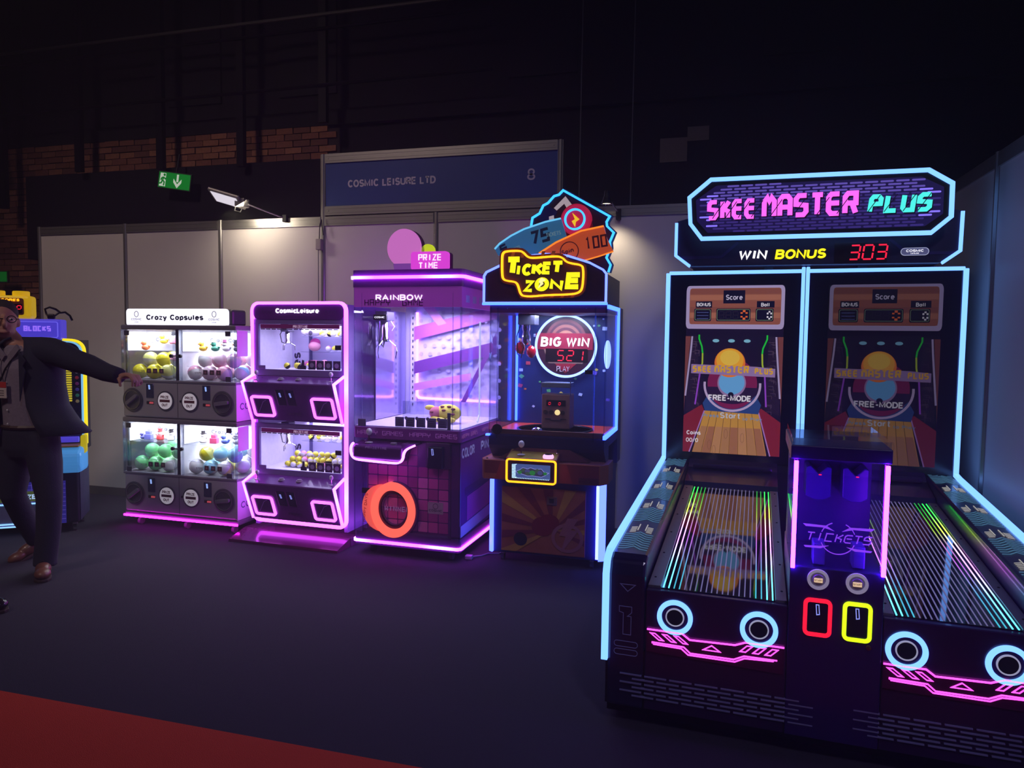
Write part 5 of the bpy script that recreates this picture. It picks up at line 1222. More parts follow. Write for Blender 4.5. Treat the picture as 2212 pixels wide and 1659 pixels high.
# prizes on shelves, each a thing
YC = mat('capsule_yellow', (222, 214, 60), .35, noise=.05); CLW = mat('capsule_clear', (225, 220, 240), .2, noise=.03); PC = mat('capsule_rose', (226, 130, 190), .4)
BK = mat('capsule_black', (26, 20, 34), .4)
def caps_proto(name, top, low, r):
    e = bpy.data.objects.new(name, None); e.empty_display_size = .02; col.objects.link(e)
    n = 12
    MB().lathe([(max(1e-6, r*math.sin(PI/2*t/5)), r*math.cos(PI/2*t/5)) for t in range(6)], (0, 0, 0), 'z', n).build('upper_shell', top, e, smooth=True)
    MB().lathe([(max(1e-6, .985*r*math.sin(PI/2*t/5)), -r*math.cos(PI/2*t/5)) for t in range(6)], (0, 0, 0), 'z', n).build('lower_shell', low, e, smooth=True)
    return e
used_proto = set()
def put(proto, name, loc, rot, label, cat, group):
    o = proto if proto.name not in used_proto and not used_proto.add(proto.name) else copy_tree(proto)
    o.name = name; used_proto.add(o.name)
    o.location = loc; o.rotation_euler = rot; return tag(o, label, cat, group)
def cmw(u, w, z):
    a = math.radians(-2); return (-3.28+u*math.cos(a)-w*math.sin(a), 4.655+u*math.sin(a)+w*math.cos(a), z)
P_Y = caps_proto('small_prize_capsule', YC, CLW, .024); P_K = caps_proto('small_prize_capsule', YC, BK, .024); P_P = caps_proto('small_prize_capsule', PC, CLW, .024)
rnd = random.Random(3)
ORD = ['first', 'second', 'third', 'fourth', 'fifth', 'sixth', 'seventh', 'eighth', 'ninth', 'tenth', 'eleventh', 'twelfth']
def small(u, w, z, kind, i, where):
    pr_, cn = {'y': (P_Y, 'yellow and clear'), 'k': (P_K, 'yellow and black'), 'p': (P_P, 'pink and clear')}[kind]
    put(pr_, 'small_prize_capsule', cmw(u, w, z), (rnd.uniform(-1, 1), rnd.uniform(-1, 1), rnd.uniform(0, 6)), 'small %s capsule, %s from left %s' % (cn, ORD[i], where), 'capsule', 'small prize capsules in the mini crane')
for i, k in enumerate('ykyyypyy'): small(.372+i*.047, .33+(i % 2)*.03, 1.524, k, i, "on mini crane's top shelf")
for i, k in enumerate('pyy'): small(.42+i*.055, .34, 1.409, k, i, "on mini crane's middle shelf")
for i, k in enumerate('kykyp'): small(.215+i*.052, .10+(i % 2)*.05, 1.281, k, i, "on mini crane's upper floor")
for i, k in enumerate('kyyypyyy'): small(.27+i*.052, .33+(i % 2)*.03, .720, k, i, "on mini crane's lower shelf")
for r in range(3):
    for i in range(10): small(.20+i*.052, .12+r*.05, .538, 'yyykyypyyy'[(i+r*3) % 10], i, "in heap's %s row on lower floor" % ('front', 'middle', 'back')[r])
for r in range(2):
    for i in range(9): small(.228+i*.052, .145+r*.05, .573, 'yypyyykyy'[(i+r*2) % 9], i, "in heap's upper %s row" % ('front', 'back')[r])
for i in range(7): small(.254+i*.052, .170, .614, 'ypyyyyk'[i], i, "on top of the lower heap")
# soft toys
def soft(name, label, loc, parts):
    t = thing(name, label, 'plush toy', loc)
    for nm, c, r, sc, m in parts: MB().sphere(c, r, sc, 16, 10).build(nm, m, t, smooth=True)
WP = mat('white_plush', (226, 218, 238), .95, noise=.08, scale=90, bump=.3); PKP = mat('hot_pink_plush', (206, 62, 150), .95, noise=.15, scale=90, bump=.3); SKP = mat('rose_plush', (226, 150, 180), .95)
soft('fluffy_white_plush', 'fluffy white plush toy on the top shelf of the mini crane', cmw(.275, .35, 1.503), [('body', (0, 0, .035), .055, (1.3, .9, .65), WP), ('head', (-.05, -.03, .035), .03, (1, 1, 1), WP), ('ear', (-.065, -.03, .065), .013, (1, .6, 1.2), WP), ('nose_patch', (.01, -.052, .025), .016, (1, .5, 1.2), mat('grey_patch', (70, 60, 90), .8))])
soft('pink_haired_plush', 'round rose plush with a pink tuft on the middle shelf of the mini crane', cmw(.29, .35, 1.388), [('body', (0, 0, .038), .045, (1.1, .9, .85), SKP), ('tuft', (0, 0.01, .068), .034, (1.25, .8, .95), PKP)])
soft('purple_plush', 'dark purple plush toy at the right of the middle shelf of the mini crane', cmw(.62, .34, 1.385), [('body', (0, 0, .03), .032, (1, .9, .9), mat('purple_plush_m', (90, 56, 120), .95)), ('ear', (-.02, 0, .065), .012, (.6, .6, 1.4), mat('purple_plush_m', (90, 56, 120), .95)), ('ear', (.02, 0, .065), .012, (.6, .6, 1.4), mat('purple_plush_m', (90, 56, 120), .95))])
soft('flat_pink_plush', 'long pink plush toy lying on the upper floor of the mini crane', cmw(.32, .30, 1.260), [('body', (0, 0, .03), .05, (1.8, .9, .6), mat('dusk_pink_plush', (196, 96, 150), .95)), ('head', (.10, -.02, .035), .03, (1, 1, 1), SKP)])
# ================================================================== capsule vending tower
cp = thing('capsule_vending_tower', 'grey four-door capsule vending tower with lit Crazy Capsules header', 'vending machine', (-4.429, 4.603, 0), -.7)
WP_, DP = 1.04, .58
M_GREY = mat('warm_grey_plastic', (150, 146, 156), .42, noise=.05, scale=14)
M_GREY2 = mat('mid_grey_plastic', (112, 108, 120), .42, noise=.05)
M_DGREY = mat('dark_grey_plastic', (62, 60, 72), .42)
M_SIDEW = mat('white_side', (196, 190, 204), .4, noise=.04)
SIGN = emit('header_lightbox', (240, 238, 255), 1.35)
INKB = mat('header_ink_blue', (52, 58, 98), .5)
MB().box(.0, WP_, .0, DP, .075, .115).build('base', M_GREY2, cp, bevel=.008)
MB().box(-.006, WP_+.004, -.012, .0, .076, .093).build('base_neon', emitl('hot_pink_neon', (11, .16, 11)), cp, bevel=.004)
for x in (.09, .53, .96):
    for y in (.07, .5):
        c = MB().box(x-.015, x+.015, y-.012, y+.012, .05, .076).build('caster', ALU, cp); MB().lathe([(.028, -.012), (.028, .012)], (x, y, .028), 'x', 16).build('wheel', mat('pink_wheel', (150, 110, 150), .5), c)
hb = MB().box(.075, .99, .03, .20, 1.568, 1.695).build('header_box', M_DGREY, cp, bevel=.02)
MB().prism(rrect(.050, .962, 1.566, 1.698, .026), .0, .03).build('header_face', SIGN, cp)
text('header_lettering', 'Crazy Capsules', .500, 1.612, .042, INKB, cp, y=-.003, depth=.003, bold=.035, width=.52)
def maker(parent, x, z, k, y, m):
    MB().annulus(x, z+.052*k, .019*k, .023*k, y, y+.002, 24, sx=.88).build('maker_ring', m, parent)
    text('maker_name', 'COSMIC', x, z+.005*k, .016*k, m, parent, y=y, depth=.001, width=.098*k)
    text('maker_name', 'LEISURE', x, z-.012*k, .006*k, m, parent, y=y, depth=.001, width=.04*k)
INKL = mat('logo_ink', (120, 124, 165), .5)
for x in (.148, .855): maker(cp, x, 1.605, 1.0, -.003, INKL)
def tier(zg0, zg1, zp0, zledge, n):
    """display case zg0..zg1 above its mechanism panel zp0..zg0"""
    MB().box(-.004, WP_+.004, -.006, DP, zg1, zg1+.038).build('tier_cap', M_GREY2, cp, bevel=.01)
    MB().box(.004, WP_-.004, .0, DP, zp0, zg0-.008).build('mechanism_panel', M_GREY, cp, bevel=.012)
    MB().box(-.003, WP_+.003, -.008, DP, zg0-.020, zg0).build('case_sill', M_GREY2, cp, bevel=.006)
    MB().box(.515, .519, -.0015, .002, zp0+.01, zg0-.02).build('panel_seam', M_DGREY, cp)
    # case
    MB().box(.02, WP_-.02, DP-.06, DP-.04, zg0, zg1).build('case_back', mat('case_grey_white', (206, 204, 216), .45), cp)
    MB().box(.004, WP_-.004, -.004, .001, zg0, zg1).build('case_glass', CLEAR, cp)
    MB().box(.0, .004, .0, DP-.05, zg0, zg1).build('case_glass_side', CLEAR, cp); MB().box(WP_-.004, WP_, .0, DP-.05, zg0, zg1).build('case_glass_side', CLEAR, cp)
    for x in (.006, .05, .49, .555, 1.0, WP_-.006): MB().box(x-.005, x+.005, -.009, .008, zg0, zg1).build('glass_edge', CLEARD, cp)
    MB().box(.505, .535, .0, DP-.06, zg0, zg1).build('case_divider', mat('divider_grey', (205, 205, 214), .3), cp)
    MB().box(.505, .535, -.004, .0, zg0, zg1).build('door_post', CLEARD, cp)
    for x in (.035, .955): 
        for z in (zg1-.045, zg0+.002): MB().box(x, x+.045, -.012, -.004, z, z+.038).build('door_hinge', M_DGREY, cp, bevel=.003)
    for x in (.472, .552): MB().lathe([(.0001, -.020), (.014, -.018), (.015, -.004)], (x, 0, zledge-.035), 'y', 16).build('door_lock', BLACK, cp)
    MB().box(.487, .540, -.012, -.006, zledge-.039, zledge-.031).build('lock_hasp', ALU, cp)
    for x0, x1 in ((.03, .495), (.545, 1.01)):
        MB().box(x0, x1, .03, .22, zledge-.006, zledge).build('toy_ledge', CLEAR, cp)
        MB().box(x0, x1, .22, .226, zledge, zg1).build('backdrop', emit('backdrop_lightbox', (236, 238, 250), .34, (230, 230, 240)), cp)
        MB().box(x0-.005, x0+.001, .03, .22, zledge, zg1).build('backdrop_wing', emit('backdrop_lightbox', (236, 238, 250), .34), cp)
        maker(cp, x0+.055, zg1-.105, .55, .218, INKL)
        text('backdrop_lettering', 'Crazy Cap' if n == 2 and x0 < .5 else 'Crazy Caps', x0+.095, zg1-.090, .030, INKB, cp, y=.218, depth=.002, bold=.02, align='L', width=.29)
        # price blocks on the glass
        for i in range(3):
            b = MB().box(x0+.21+i*.058, x0+.248+i*.058, -.0065, -.004, zg0+.05, zg0+.086).build('step_sticker', mat('sticker_plum', (70, 44, 60), .5), cp)
            MB().box(x0+.222+i*.058, x0+.236+i*.058, -.0072, -.0065, zg0+.06, zg0+.076).build('sticker_mark', mat('sticker_rose', (150, 90, 100), .5), b)
        text('step_word', 'STEPS', x0+.165, zg0+.056, .014, mat('sticker_ink', (90, 80, 96), .5), cp, y=-.0065, depth=.001, width=.06)
        MB().band([(x0+.05, zg0+.11), (x0+.42, zg0+.095), (x0+.44, zg0+.02)], .003, .012, .016).build('inner_lip', CLEARD, cp)
        area_lamp('capsule_case_lamp', (-4.429+(x0+x1)/2, 4.603+.11, zg1-.012), (0, 0, 0), .40, 4.2, (.95, .97, 1.0), .16)
        area_lamp('capsule_case_lamp', (-4.429+(x0+x1)/2, 4.603+.40, zg1-.012), (0, 0, 0), .40, 7.5, (.95, .97, 1.0), .16)
    # mechanism
    zc = (zp0+zg0)/2-.012
    for x in (.104, .925):
        k = MB().lathe([(.088, -.004), (.092, -.010), (.082, -.013), (.078, -.010), (.0001, -.010)], (x, 0, zc), 'y', 36).build('turn_dial', M_DGREY, cp, smooth=True)
        MB().annulus(x, zc, .070, .074, -.016, -.010, 36).build('dial_ring', ALU, k)
        a = math.radians(35 if x < .5 else 8)
        MB().prism([(x+math.cos(a)*p_[0]-math.sin(a)*p_[1], zc+math.sin(a)*p_[0]+math.cos(a)*p_[1]) for p_ in rrect(-.062, .062, -.014, .014, .012)], -.034, -.010).build('dial_grip', M_GREY2, k, bevel=.003)
    for x in (.408, .632):
        o = MB().lathe([(.076, -.002), (.076, -.008), (.0001, -.008)], (x, 0, zc), 'y', 36).build('prize_hatch', M_DGREY, cp, smooth=True)
        MB().lathe([(.064, -.008), (.064, -.012), (.0001, -.012)], (x, 0, zc), 'y', 36).build('hatch_disc', emit('hatch_white', (228, 220, 232), .30, (230, 225, 232)), o)
        text('hatch_word', 'PRIZE', x, zc+.018, .022, mat('hatch_ink_red', (120, 70, 78), .5), o, y=-.0145, depth=.001, bold=.03, width=.075)
        text('hatch_word', 'OUT', x, zc-.042, .022, mat('hatch_ink_red', (120, 70, 78), .5), o, y=-.0145, depth=.001, bold=.03, width=.055)
        MB().box(x-.046, x+.046, -.0145, -.012, zc-.010, zc+.010).build('hatch_bar', mat('hatch_bar', (104, 44, 52), .5), o)
    for x in (.262, .778):
        s_ = MB().box(x-.034, x+.034, -.006, .0, zc+.018, zc+.128).build('coin_slot_plate', mat('slate_blue_plate', (42, 46, 82), .3), cp, bevel=.005)
        MB().band([(x-.008, zc+.115), (x-.004, zc+.085), (x+.004, zc+.086), (x+.001, zc+.115)], .0035, -.0085, -.006, True).build('coin_slot', emit('coin_slot_blue', (150, 185, 255), 1.2), s_)
        d = MB().box(x-.032, x+.032, -.004, .0, zc-.030, zc-.008).build('counter_window', mat('counter_black', (40, 22, 28), .3), cp)
        seven('counter_digits', '8888', x-.004, zc-.026, .013, .0065, .0028, .0018, emit('counter_red', (230, 90, 100), .6), d, y=-.006)
    MB().lathe([(.0001, -.006), (.009, -.005), (.010, .0)], (.545, 0, zc), 'y', 14).build('panel_lock', BLACK, cp)
    # right flank
    MB().box(WP_-.006, WP_, .0, DP, zp0, zg0-.02).build('flank', M_SIDEW, cp)
    MB().box(WP_-.0065, WP_-.0005, .16, DP-.04, zg0+.15, zg1).build('flank_upper', M_SIDEW, cp) if False else MB().box(WP_, WP_+.004, .01, .135, zledge-.03, zg1+.0).build('flank_upper', M_SIDEW, cp)
    text('flank_word', 'COSMIC', .04, zp0+.085, .05, INKB, cp, y=-.0015, depth=.001, width=.30, align='L', loc=(WP_, 0, 0), rz=90)
    text('flank_word', 'LEISURE', .14, zp0+.045, .016, INKB, cp, y=-.0015, depth=.001, width=.14, align='L', loc=(WP_, 0, 0), rz=90)
    MB().annulus(.19, zp0+.19, .05, .057, -.0015, .0, 30).build('flank_ring', INKB, cp, loc=(WP_, 0, 0), rot=(0, 0, PI/2))
tier(1.155, 1.538, .862, 1.376, 1)
tier(.432, .820, .118, .668, 2)
# capsules, each a thing -----------------------------------------------------------
def cpw(u, w, z):
    a = math.radians(-.7); return (-4.429+u*math.cos(a)-w*math.sin(a), 4.603+u*math.sin(a)+w*math.cos(a), z)
RB_ = .058
def capm(n, c, clearness=.12): return mat('capsule_shell_'+n, c, .16, noise=.04, coat=.4, trans=clearness)
SH_ = {'yellow': capm('yellow', (238, 226, 40)), 'lemon': capm('lemon', (232, 232, 130)), 'white': capm('white', (236, 234, 236)), 'pink': capm('pink', (240, 168, 196)), 'blush': capm('blush', (240, 206, 224)),
       'green': capm('green', (130, 226, 150)), 'mint': capm('mint', (190, 236, 196)), 'blue': capm('blue', (150, 210, 232)), 'pearl': capm('pearl', (226, 224, 238))}
PRO = {}
def big_caps(kind, low):
    if (kind, low) not in PRO: PRO[(kind, low)] = caps_proto('prize_capsule', SH_[kind], SH_[low], RB_)
    return PRO[(kind, low)]
cases = {('upper left', .03, 1.155): 'yellow:lemon yellow:yellow lemon:white yellow:lemon|lemon:white yellow:yellow pink:white yellow:lemon',
         ('upper right', .545, 1.155): 'pink:white blush:pink pink:blush blue:white|blush:white blush:pink pink:blush blush:white',
         ('lower left', .03, .432): 'green:mint green:green mint:white lemon:mint|green:mint green:green mint:green white:lemon',
         ('lower right', .545, .432): 'pearl:white blue:pearl white:lemon pearl:blush|lemon:yellow blue:white blue:blue pearl:white'}
rnd = random.Random(11)
for (where, u0, z0), spec in cases.items():
    low, top = [r.split() for r in spec.split('|')]
    spots = []
    for r, w in enumerate((.068, .188, .308)):
        for i in range(3): spots.append((.068+i*.130+(.066 if r % 2 else 0), w+.014, RB_, low[(i+r) % 4], i, 'bottom %s row' % ('front', 'middle', 'back')[r]))
    for r, w in enumerate((.108, .345)):
        for i in range(3): spots.append((.131+i*.128, w+.014, RB_+.095, top[(i+r) % 4], i, 'top %s row' % ('front', 'back')[r]))
    for (u, w, dz, it, i, row) in spots:
        a, b_ = it.split(':')
        put(big_caps(a, b_), 'prize_capsule', cpw(u0+u, w, z0+dz+.001), (rnd.uniform(-.9, .9), rnd.uniform(-.9, .9), rnd.uniform(0, 6)), '%s and %s capsule, %s in %s of %s case' % (a, b_, ORD[i], row, where), 'capsule', 'prize capsules in the %s case' % where)
# toys on the ledges ---------------------------------------------------------------
def duck(name, label, u, z, c, w=.12, s=1.0, hat=None, rz=0):
    t = thing(name, label, 'toy', cpw(u, w, z), rz)
    m = mat('toy_%d_%d_%d' % c, c, .35); bk = mat('toy_beak', (230, 120, 40), .4)
    b = MB(); b.sphere((0, 0, .022*s), .030*s, (1.15, .9, .74), 14, 9); b.sphere((.032*s, 0, .032*s), .012*s, (1.2, .7, .8), 8, 6); b.build('body', m, t, smooth=True)
    MB().sphere((-.012*s, -.004, .056*s), .020*s, (1, 1, 1), 14, 9).build('head', m, t, smooth=True)
    MB().lathe([(.0001, 0), (.007*s, .004), (.008*s, .012*s)], (-.042*s, -.006, .054*s), 'x', 8).build('beak', bk, t, smooth=True)
    if hat: MB().lathe([(.022*s, 0), (.022*s, .004*s), (.014*s, .005*s), (.014*s, .022*s), (.0001, .022*s)], (-.012*s, -.004, .070*s), 'z', 14).build('hat', mat('toy_hat_%d_%d_%d' % hat, hat, .5), t)
    return t
def figure(name, label, u, z, body, head, hat, w=.12, base=True):
    t = thing(name, label, 'toy', cpw(u, w, z))
    MB().lathe([(.022, 0), (.030, .010), (.028, .030), (.018, .044), (.0001, .046)], (0, 0, 0), 'z', 14).build('body', body, t, smooth=True)
    MB().sphere((0, 0, .056), .020, (1, 1, 1), 14, 9).build('head', head, t, smooth=True)
    if hat: MB().lathe([(.024, 0), (.024, .004), (.015, .005), (.015, .024), (.0001, .024)], (0, 0, .070), 'z', 14).build('hat', hat, t)
    for sx in (-1, 1): MB().tube([(sx*.024, 0, .034), (sx*.040, -.004, .044)], .005, 6).build('arm', body, t)
    return t
def gift(name, label, u, z, c):
    t = thing(name, label, 'toy', cpw(u, .12, z), 12); m = mat('toy_%d_%d_%d' % c, c, .4)
    MB().box(-.028, .028, -.024, .024, 0, .044).build('box', m, t, bevel=.004); MB().box(-.020, .020, -.018, .018, .044, .070).build('lid', m, t, bevel=.004)
    MB().sphere((.004, 0, .074), .010, (1.4, .8, .7), 10, 6).build('bow', m, t, smooth=True)
LU, LL = 1.378, .670
duck('orange_rubber_duck', 'orange rubber duck at the left of the upper left ledge', .115, LU, (238, 120, 74))
rs = MB().box(.15, .40, .15, .215, LU, LU+.050).build('toy_riser', glass('toy_riser_acrylic', (240, 240, 246), .8), cp)
duck('yellow_rubber_duck', 'yellow rubber duck raised on the clear riser of the upper left ledge', .235, LU+.051, (240, 205, 60), .182)
t_ = figure('rose_bird_toy', 'pink and white figure raised on the clear riser of the upper left ledge', .325, LU+.051, mat('toy_rose', (226, 120, 150), .4), mat('toy_white', (235, 230, 235), .4), mat('toy_black', (40, 36, 44), .5), .182)
duck('pink_rubber_duck', 'pink rubber duck at the right end of the upper left ledge', .445, LU, (240, 150, 180))
duck('amber_rubber_duck', 'amber rubber duck at the left of the upper right ledge', .655, LU, (240, 190, 60))
duck('green_rubber_duck', 'green rubber duck with a pale cap on the upper right ledge', .765, LU, (50, 130, 110), hat=(210, 225, 225))
duck('white_rubber_duck', 'white rubber duck with a plum cap on the upper right ledge', .865, LU, (226, 216, 226), hat=(150, 80, 130))
duck('grey_rubber_duck', 'dark grey rubber duck at the right end of the upper right ledge', .965, LU, (86, 84, 92), hat=(60, 58, 66))
gift('blue_gift_toy', 'blue gift box toy at the left of the lower left ledge', .130, LL, (110, 112, 196))
duck('indigo_rubber_duck', 'indigo rubber duck at the left edge of the lower left ledge', .074, LL, (92, 92, 170), s=.7)
figure('santa_toy', 'red santa figure on the lower left ledge', .240, LL, mat('toy_red', (196, 60, 66), .4), mat('toy_white', (235, 230, 235), .4), mat('toy_red', (196, 60, 66), .4))
figure('snowman_toy', 'snowman in a black hat on the lower left ledge', .345, LL, mat('toy_white', (235, 230, 235), .4), mat('toy_white', (235, 230, 235), .4), mat('toy_black', (40, 36, 44), .5))
duck('dark_green_duck', 'dark green duck toy at the right end of the lower left ledge', .450, LL, (50, 104, 84))
figure('snowman_toy', 'snowman with outstretched arms at the left of the lower right ledge', .645, LL, mat('toy_white', (235, 230, 235), .4), mat('toy_white', (235, 230, 235), .4), mat('toy_black', (40, 36, 44), .5))
gift('pink_gift_toy', 'hot pink gift box toy on the lower right ledge', .745, LL, (236, 90, 140))
duck('blue_rubber_duck', 'blue rubber duck on the lower right ledge', .845, LL, (96, 116, 206))
duck('pale_rubber_duck', 'pale grey rubber duck at the right end of the lower right ledge', .950, LL, (214, 214, 220), hat=(226, 216, 226))
# ================================================================== block-stacking redemption machine (left edge)
bl = thing('block_redemption_machine', 'block game redemption machine with yellow score box and lit violet sign at the left edge', 'arcade machine', (-4.62, 4.30, 0), 36)
VIO = emit('violet_lightbox', (78, 66, 214), .75); YB = emit('yellow_block', (214, 172, 12), .55, (220, 180, 20))
M_BLD = mat('midnight_cabinet', (22, 22, 48), .4)
N_BLY = emit('neon_lemon', (255, 230, 30), 1.0); N_BLB = emit('neon_powder', (120, 190, 240), .9)
MB().box(-.80, .035, .03, .42, .07, .46).build('lower_cabinet', M_BLD, bl, bevel=.01)
MB().box(-.80, .058, .14, .42, .60, 1.45).build('upper_cabinet', M_BLD, bl)
for x in (-.72, .0):
    for y in (.08, .36):
        c = MB().box(x-.015, x+.015, y-.015, y+.015, .045, .072).build('caster', ALU, bl); MB().lathe([(.027, -.012), (.027, .012)], (x, y, .027), 'x', 16).build('wheel', CHROME, c)
# lit lower window with stock of prizes
MB().box(-.66, -.048, .024, .032, .072, .395).build('stock_window', emit('stock_blue', (52, 44, 150), .45), bl)
for i in range(9): MB().box(-.66, -.05, .019, .024, .105+i*.033, .108+i*.033).build('grid_line', emit('grid_violet', (120, 100, 220), .35), bl)
for i in range(10): MB().box(-.64+i*.062, -.637+i*.062, .019, .024, .075, .393).build('grid_line', emit('grid_violet', (120, 100, 220), .35), bl)
MB().box(-.60, -.12, -.01, .02, .255, .330).build('prize_sign', emit('prize_sign', (84, 96, 52), .5), bl, bevel=.006)
text('prize_word', 'PRIZE', -.30, .275, .035, emit('prize_word_lit', (170, 200, 240), .9), bl, y=-.014, depth=.003, width=.14, bold=.03)
MB().box(-.60, -.11, -.008, .02, .100, .235).build('prize_door', mat('door_lilac', (110, 116, 150), .4), bl, bevel=.006)
for z in (.242, .075, .095): MB().tube([(-.62, -.012, z), (-.09, -.012, z)], .006, 8).build('blue_tube', emit('tube_iceblue', (150, 210, 255), 1.2), bl)
MB().prism(rrect(-.13, -.09, .09, .33, .018), -.008, .02).build('green_post', emit('green_post', (100, 160, 20), .5), bl)
# console
MB().prism([(-.10, .47), (-.13, .53), (-.12, .62), (-.02, .655), (.16, .655), (.16, .46)], -.80, .085, 'x').build('console', emit('console_blue', (66, 140, 205), .62, (60, 130, 190)), bl, bevel=.025)
MB().box(-.70, .06, -.06, .10, .655, .668).build('console_top', mat('console_gold', (150, 110, 40), .35), bl, bevel=.006)
MB().lathe([(.035, 0), (.032, .018), (.0001, .024)], (-.14, -.02, .668), 'z', 20).build('play_button', emit('button_amber', (255, 180, 20), 1.2), bl, smooth=True)
MB().tube([(-.72, .07, .70), (.04, .07, .70)], .022, 10).build('violet_tube', VIO, bl)
# upper window with neon arch edge
MB().box(-.76, .045, .128, .142, .70, 1.44).build('play_window', mat('night_window', (20, 26, 60), .2, coat=.5), bl)
edge = smooth_path([(-.06, 1.455), (.03, 1.45), (.075, 1.41), (.082, 1.34)], False, 2)+[(.080, .66)]
MB().band(edge, .018, .10, .14).build('yellow_edge', N_BLY, bl)
MB().band([(x-.020, z-.012) for x, z in edge], .013, .11, .14).build('blue_edge', N_BLB, bl)
for i in range(15): MB().box(-.045, -.010, .118, .128, .985+i*.0175, .996+i*.0175).build('ladder_bar', emit('ladder_yellow', (220, 200, 50), .7), bl)
for i, c in enumerate(((190, 190, 200), (200, 60, 80), (150, 60, 140), (90, 90, 190), (60, 160, 130), (200, 190, 130))):
    MB().lathe([(.0001, -.008), (.012, -.006), (.014, .004)], (.025, .128, 1.21-i*.045), 'y', 14).build('score_bead', mat('bead_%d' % i, c, .4), bl, smooth=True)
MB().prism(rrect(.062, .098, .60, .74, .017), .0, .06).build('yellow_handle', emit('handle_yellow', (210, 190, 10), .6), bl)
MB().box(.035, .043, .06, .40, .08, .455).build('side_print', mat('side_white_print', (60, 58, 90), .4, noise=.6, scale=18), bl)
# violet sign box
MB().box(-.75, -.055, .04, .24, 1.455, 1.605).build('sign_box', VIO, bl, bevel=.012)
MB().band(rrect(-.74, -.075, 1.47, 1.585, .012), .006, .034, .04, True).build('sign_rim', emit('sign_rim', (110, 100, 240), .9), bl)
strokes('blocks_lettering', 'BLOCKS', -.205, 1.515, .040, .0255, .004, .0095, emit('blocks_letter', (150, 110, 250), 1.0), bl, y=.033, depth=.005)
# yellow score box with studs
MB().box(-.66, -.245, .06, .22, 1.606, 1.775).build('score_box', YB, bl, bevel=.02)
for x in (-.325, -.48, -.61): MB().lathe([(.055, 0), (.055, .03), (.05, .035), (.0001, .035)], (x, .14, 1.775), 'z', 24).build('stud', YB, bl, smooth=True)
MB().prism(rrect(-.62, -.29, 1.632, 1.755, .016), .050, .062).build('score_recess', mat('amber_recess', (120, 66, 24), .4), bl)
text('scores_lettering', 'SCORES', -.385, 1.732, .018, N_YELL, bl, y=.046, depth=.003, width=.14, bold=.03, shear=.2)
MB().box(-.42, -.30, .046, .05, 1.645, 1.712).build('score_window', mat('led_window', (24, 8, 18), .25), bl)
seven('score_digit', 'q', -.335, 1.65, .050, .026, .0, .005, LED_RED, bl, y=.043)
# sunglasses-like black cable lying on the sign
cb = thing('black_cable_coil', 'black looped cable lying on top of the violet sign box', 'cable', (-4.62, 4.30, 1.605), 36)
MB().tube([(-.155, .08, .045), (-.16, .07, .075), (-.13, .07, .09), (-.09, .07, .075), (-.06, .07, .05), (-.03, .07, .055), (.0, .07, .03), (.015, .07, -.006)], .008, 8).build('loop', BLACK, cb, smooth=True)
MB().tube([(-.155, .08, .04), (-.14, .06, .02), (-.10, .06, .025), (-.07, .07, .05)], .008, 8).build('loop', BLACK, cb, smooth=True)
MB().box(-.145, -.095, .05, .085, .001, .04).build('plug', BLACK, cb, bevel=.01)
# ================================================================== the man pointing at the machines
def remesh(mb, name, m, parent, voxel=.008, smooth_it=6):
    me = bpy.data.meshes.new(name+'_cage'); me.from_pydata(mb.v, [], mb.f)
    bm = bmesh.new(); bm.from_mesh(me); bmesh.ops.recalc_face_normals(bm, faces=bm.faces); bm.to_mesh(me); bm.free()
    o = bpy.data.objects.new(name+'_cage', me); col.objects.link(o)
    r = o.modifiers.new('r', 'REMESH'); r.mode = 'VOXEL'; r.voxel_size = voxel
    s = o.modifiers.new('s', 'SMOOTH'); s.iterations = smooth_it; s.factor = .5
    dg = bpy.context.evaluated_depsgraph_get(); dg.update()
    out = bpy.data.meshes.new_from_object(o.evaluated_get(dg)); out.name = name
    bpy.data.objects.remove(o); bpy.data.meshes.remove(me)
    out.materials.clear(); out.materials.append(m)
    for p in out.polygons: p.use_smooth = True
    return link(name, out, parent)
def loft(mb, rings, n=18, a0=None, a1=None, cap=True):
    """rings (cx, cy, z, rx, ry); closed ellipses, or an arc when a0, a1 are given"""
    i = len(mb.v); full = a0 is None
    for (cx, cy, z, rx, ry, *tl) in rings:
        for j in range(n):
            a = 2*PI*j/n if full else math.radians(a0+(a1-a0)*j/(n-1))
            mb.v.append((cx+rx*math.cos(a), cy+ry*math.sin(a), z+(tl[0]*math.cos(a) if tl else 0)))
    for k in range(len(rings)-1):
        for j in range(n if full else n-1):
            mb.f.append((i+k*n+j, i+k*n+(j+1) % n, i+(k+1)*n+(j+1) % n, i+(k+1)*n+j)); mb.m.append(0)
    if full and cap:
        mb.f.append(tuple(i+j for j in range(n))[::-1]); mb.f.append(tuple(i+(len(rings)-1)*n+j for j in range(n))); mb.m += [0, 0]
    return mb
PX, PY = -4.165, 3.57
man = thing('person', 'man in dark jacket, jeans and brown shoes pointing toward the machines', 'person', (PX, PY, 0))
SKIN = mat('skin', (170, 122, 104), .55, noise=.08, scale=60)
M_JKT = mat('dark_blue_jacket', (26, 30, 52), .85, noise=.15, scale=150, bump=.15); M_JEAN = mat('dark_jeans', (26, 28, 46), .85, noise=.2, scale=120, bump=.15)
M_SHIRT = mat('grey_check_shirt', (128, 118, 134), .85, noise=.25, scale=70); M_HAIR = mat('dark_grey_hair', (44, 38, 38), .8, noise=.4, scale=80)
M_SHOE = mat('brown_leather', (112, 68, 48), .42, noise=.2, scale=40, coat=.2); M_SOLE = mat('dark_sole', (54, 36, 30), .7)
b = MB()
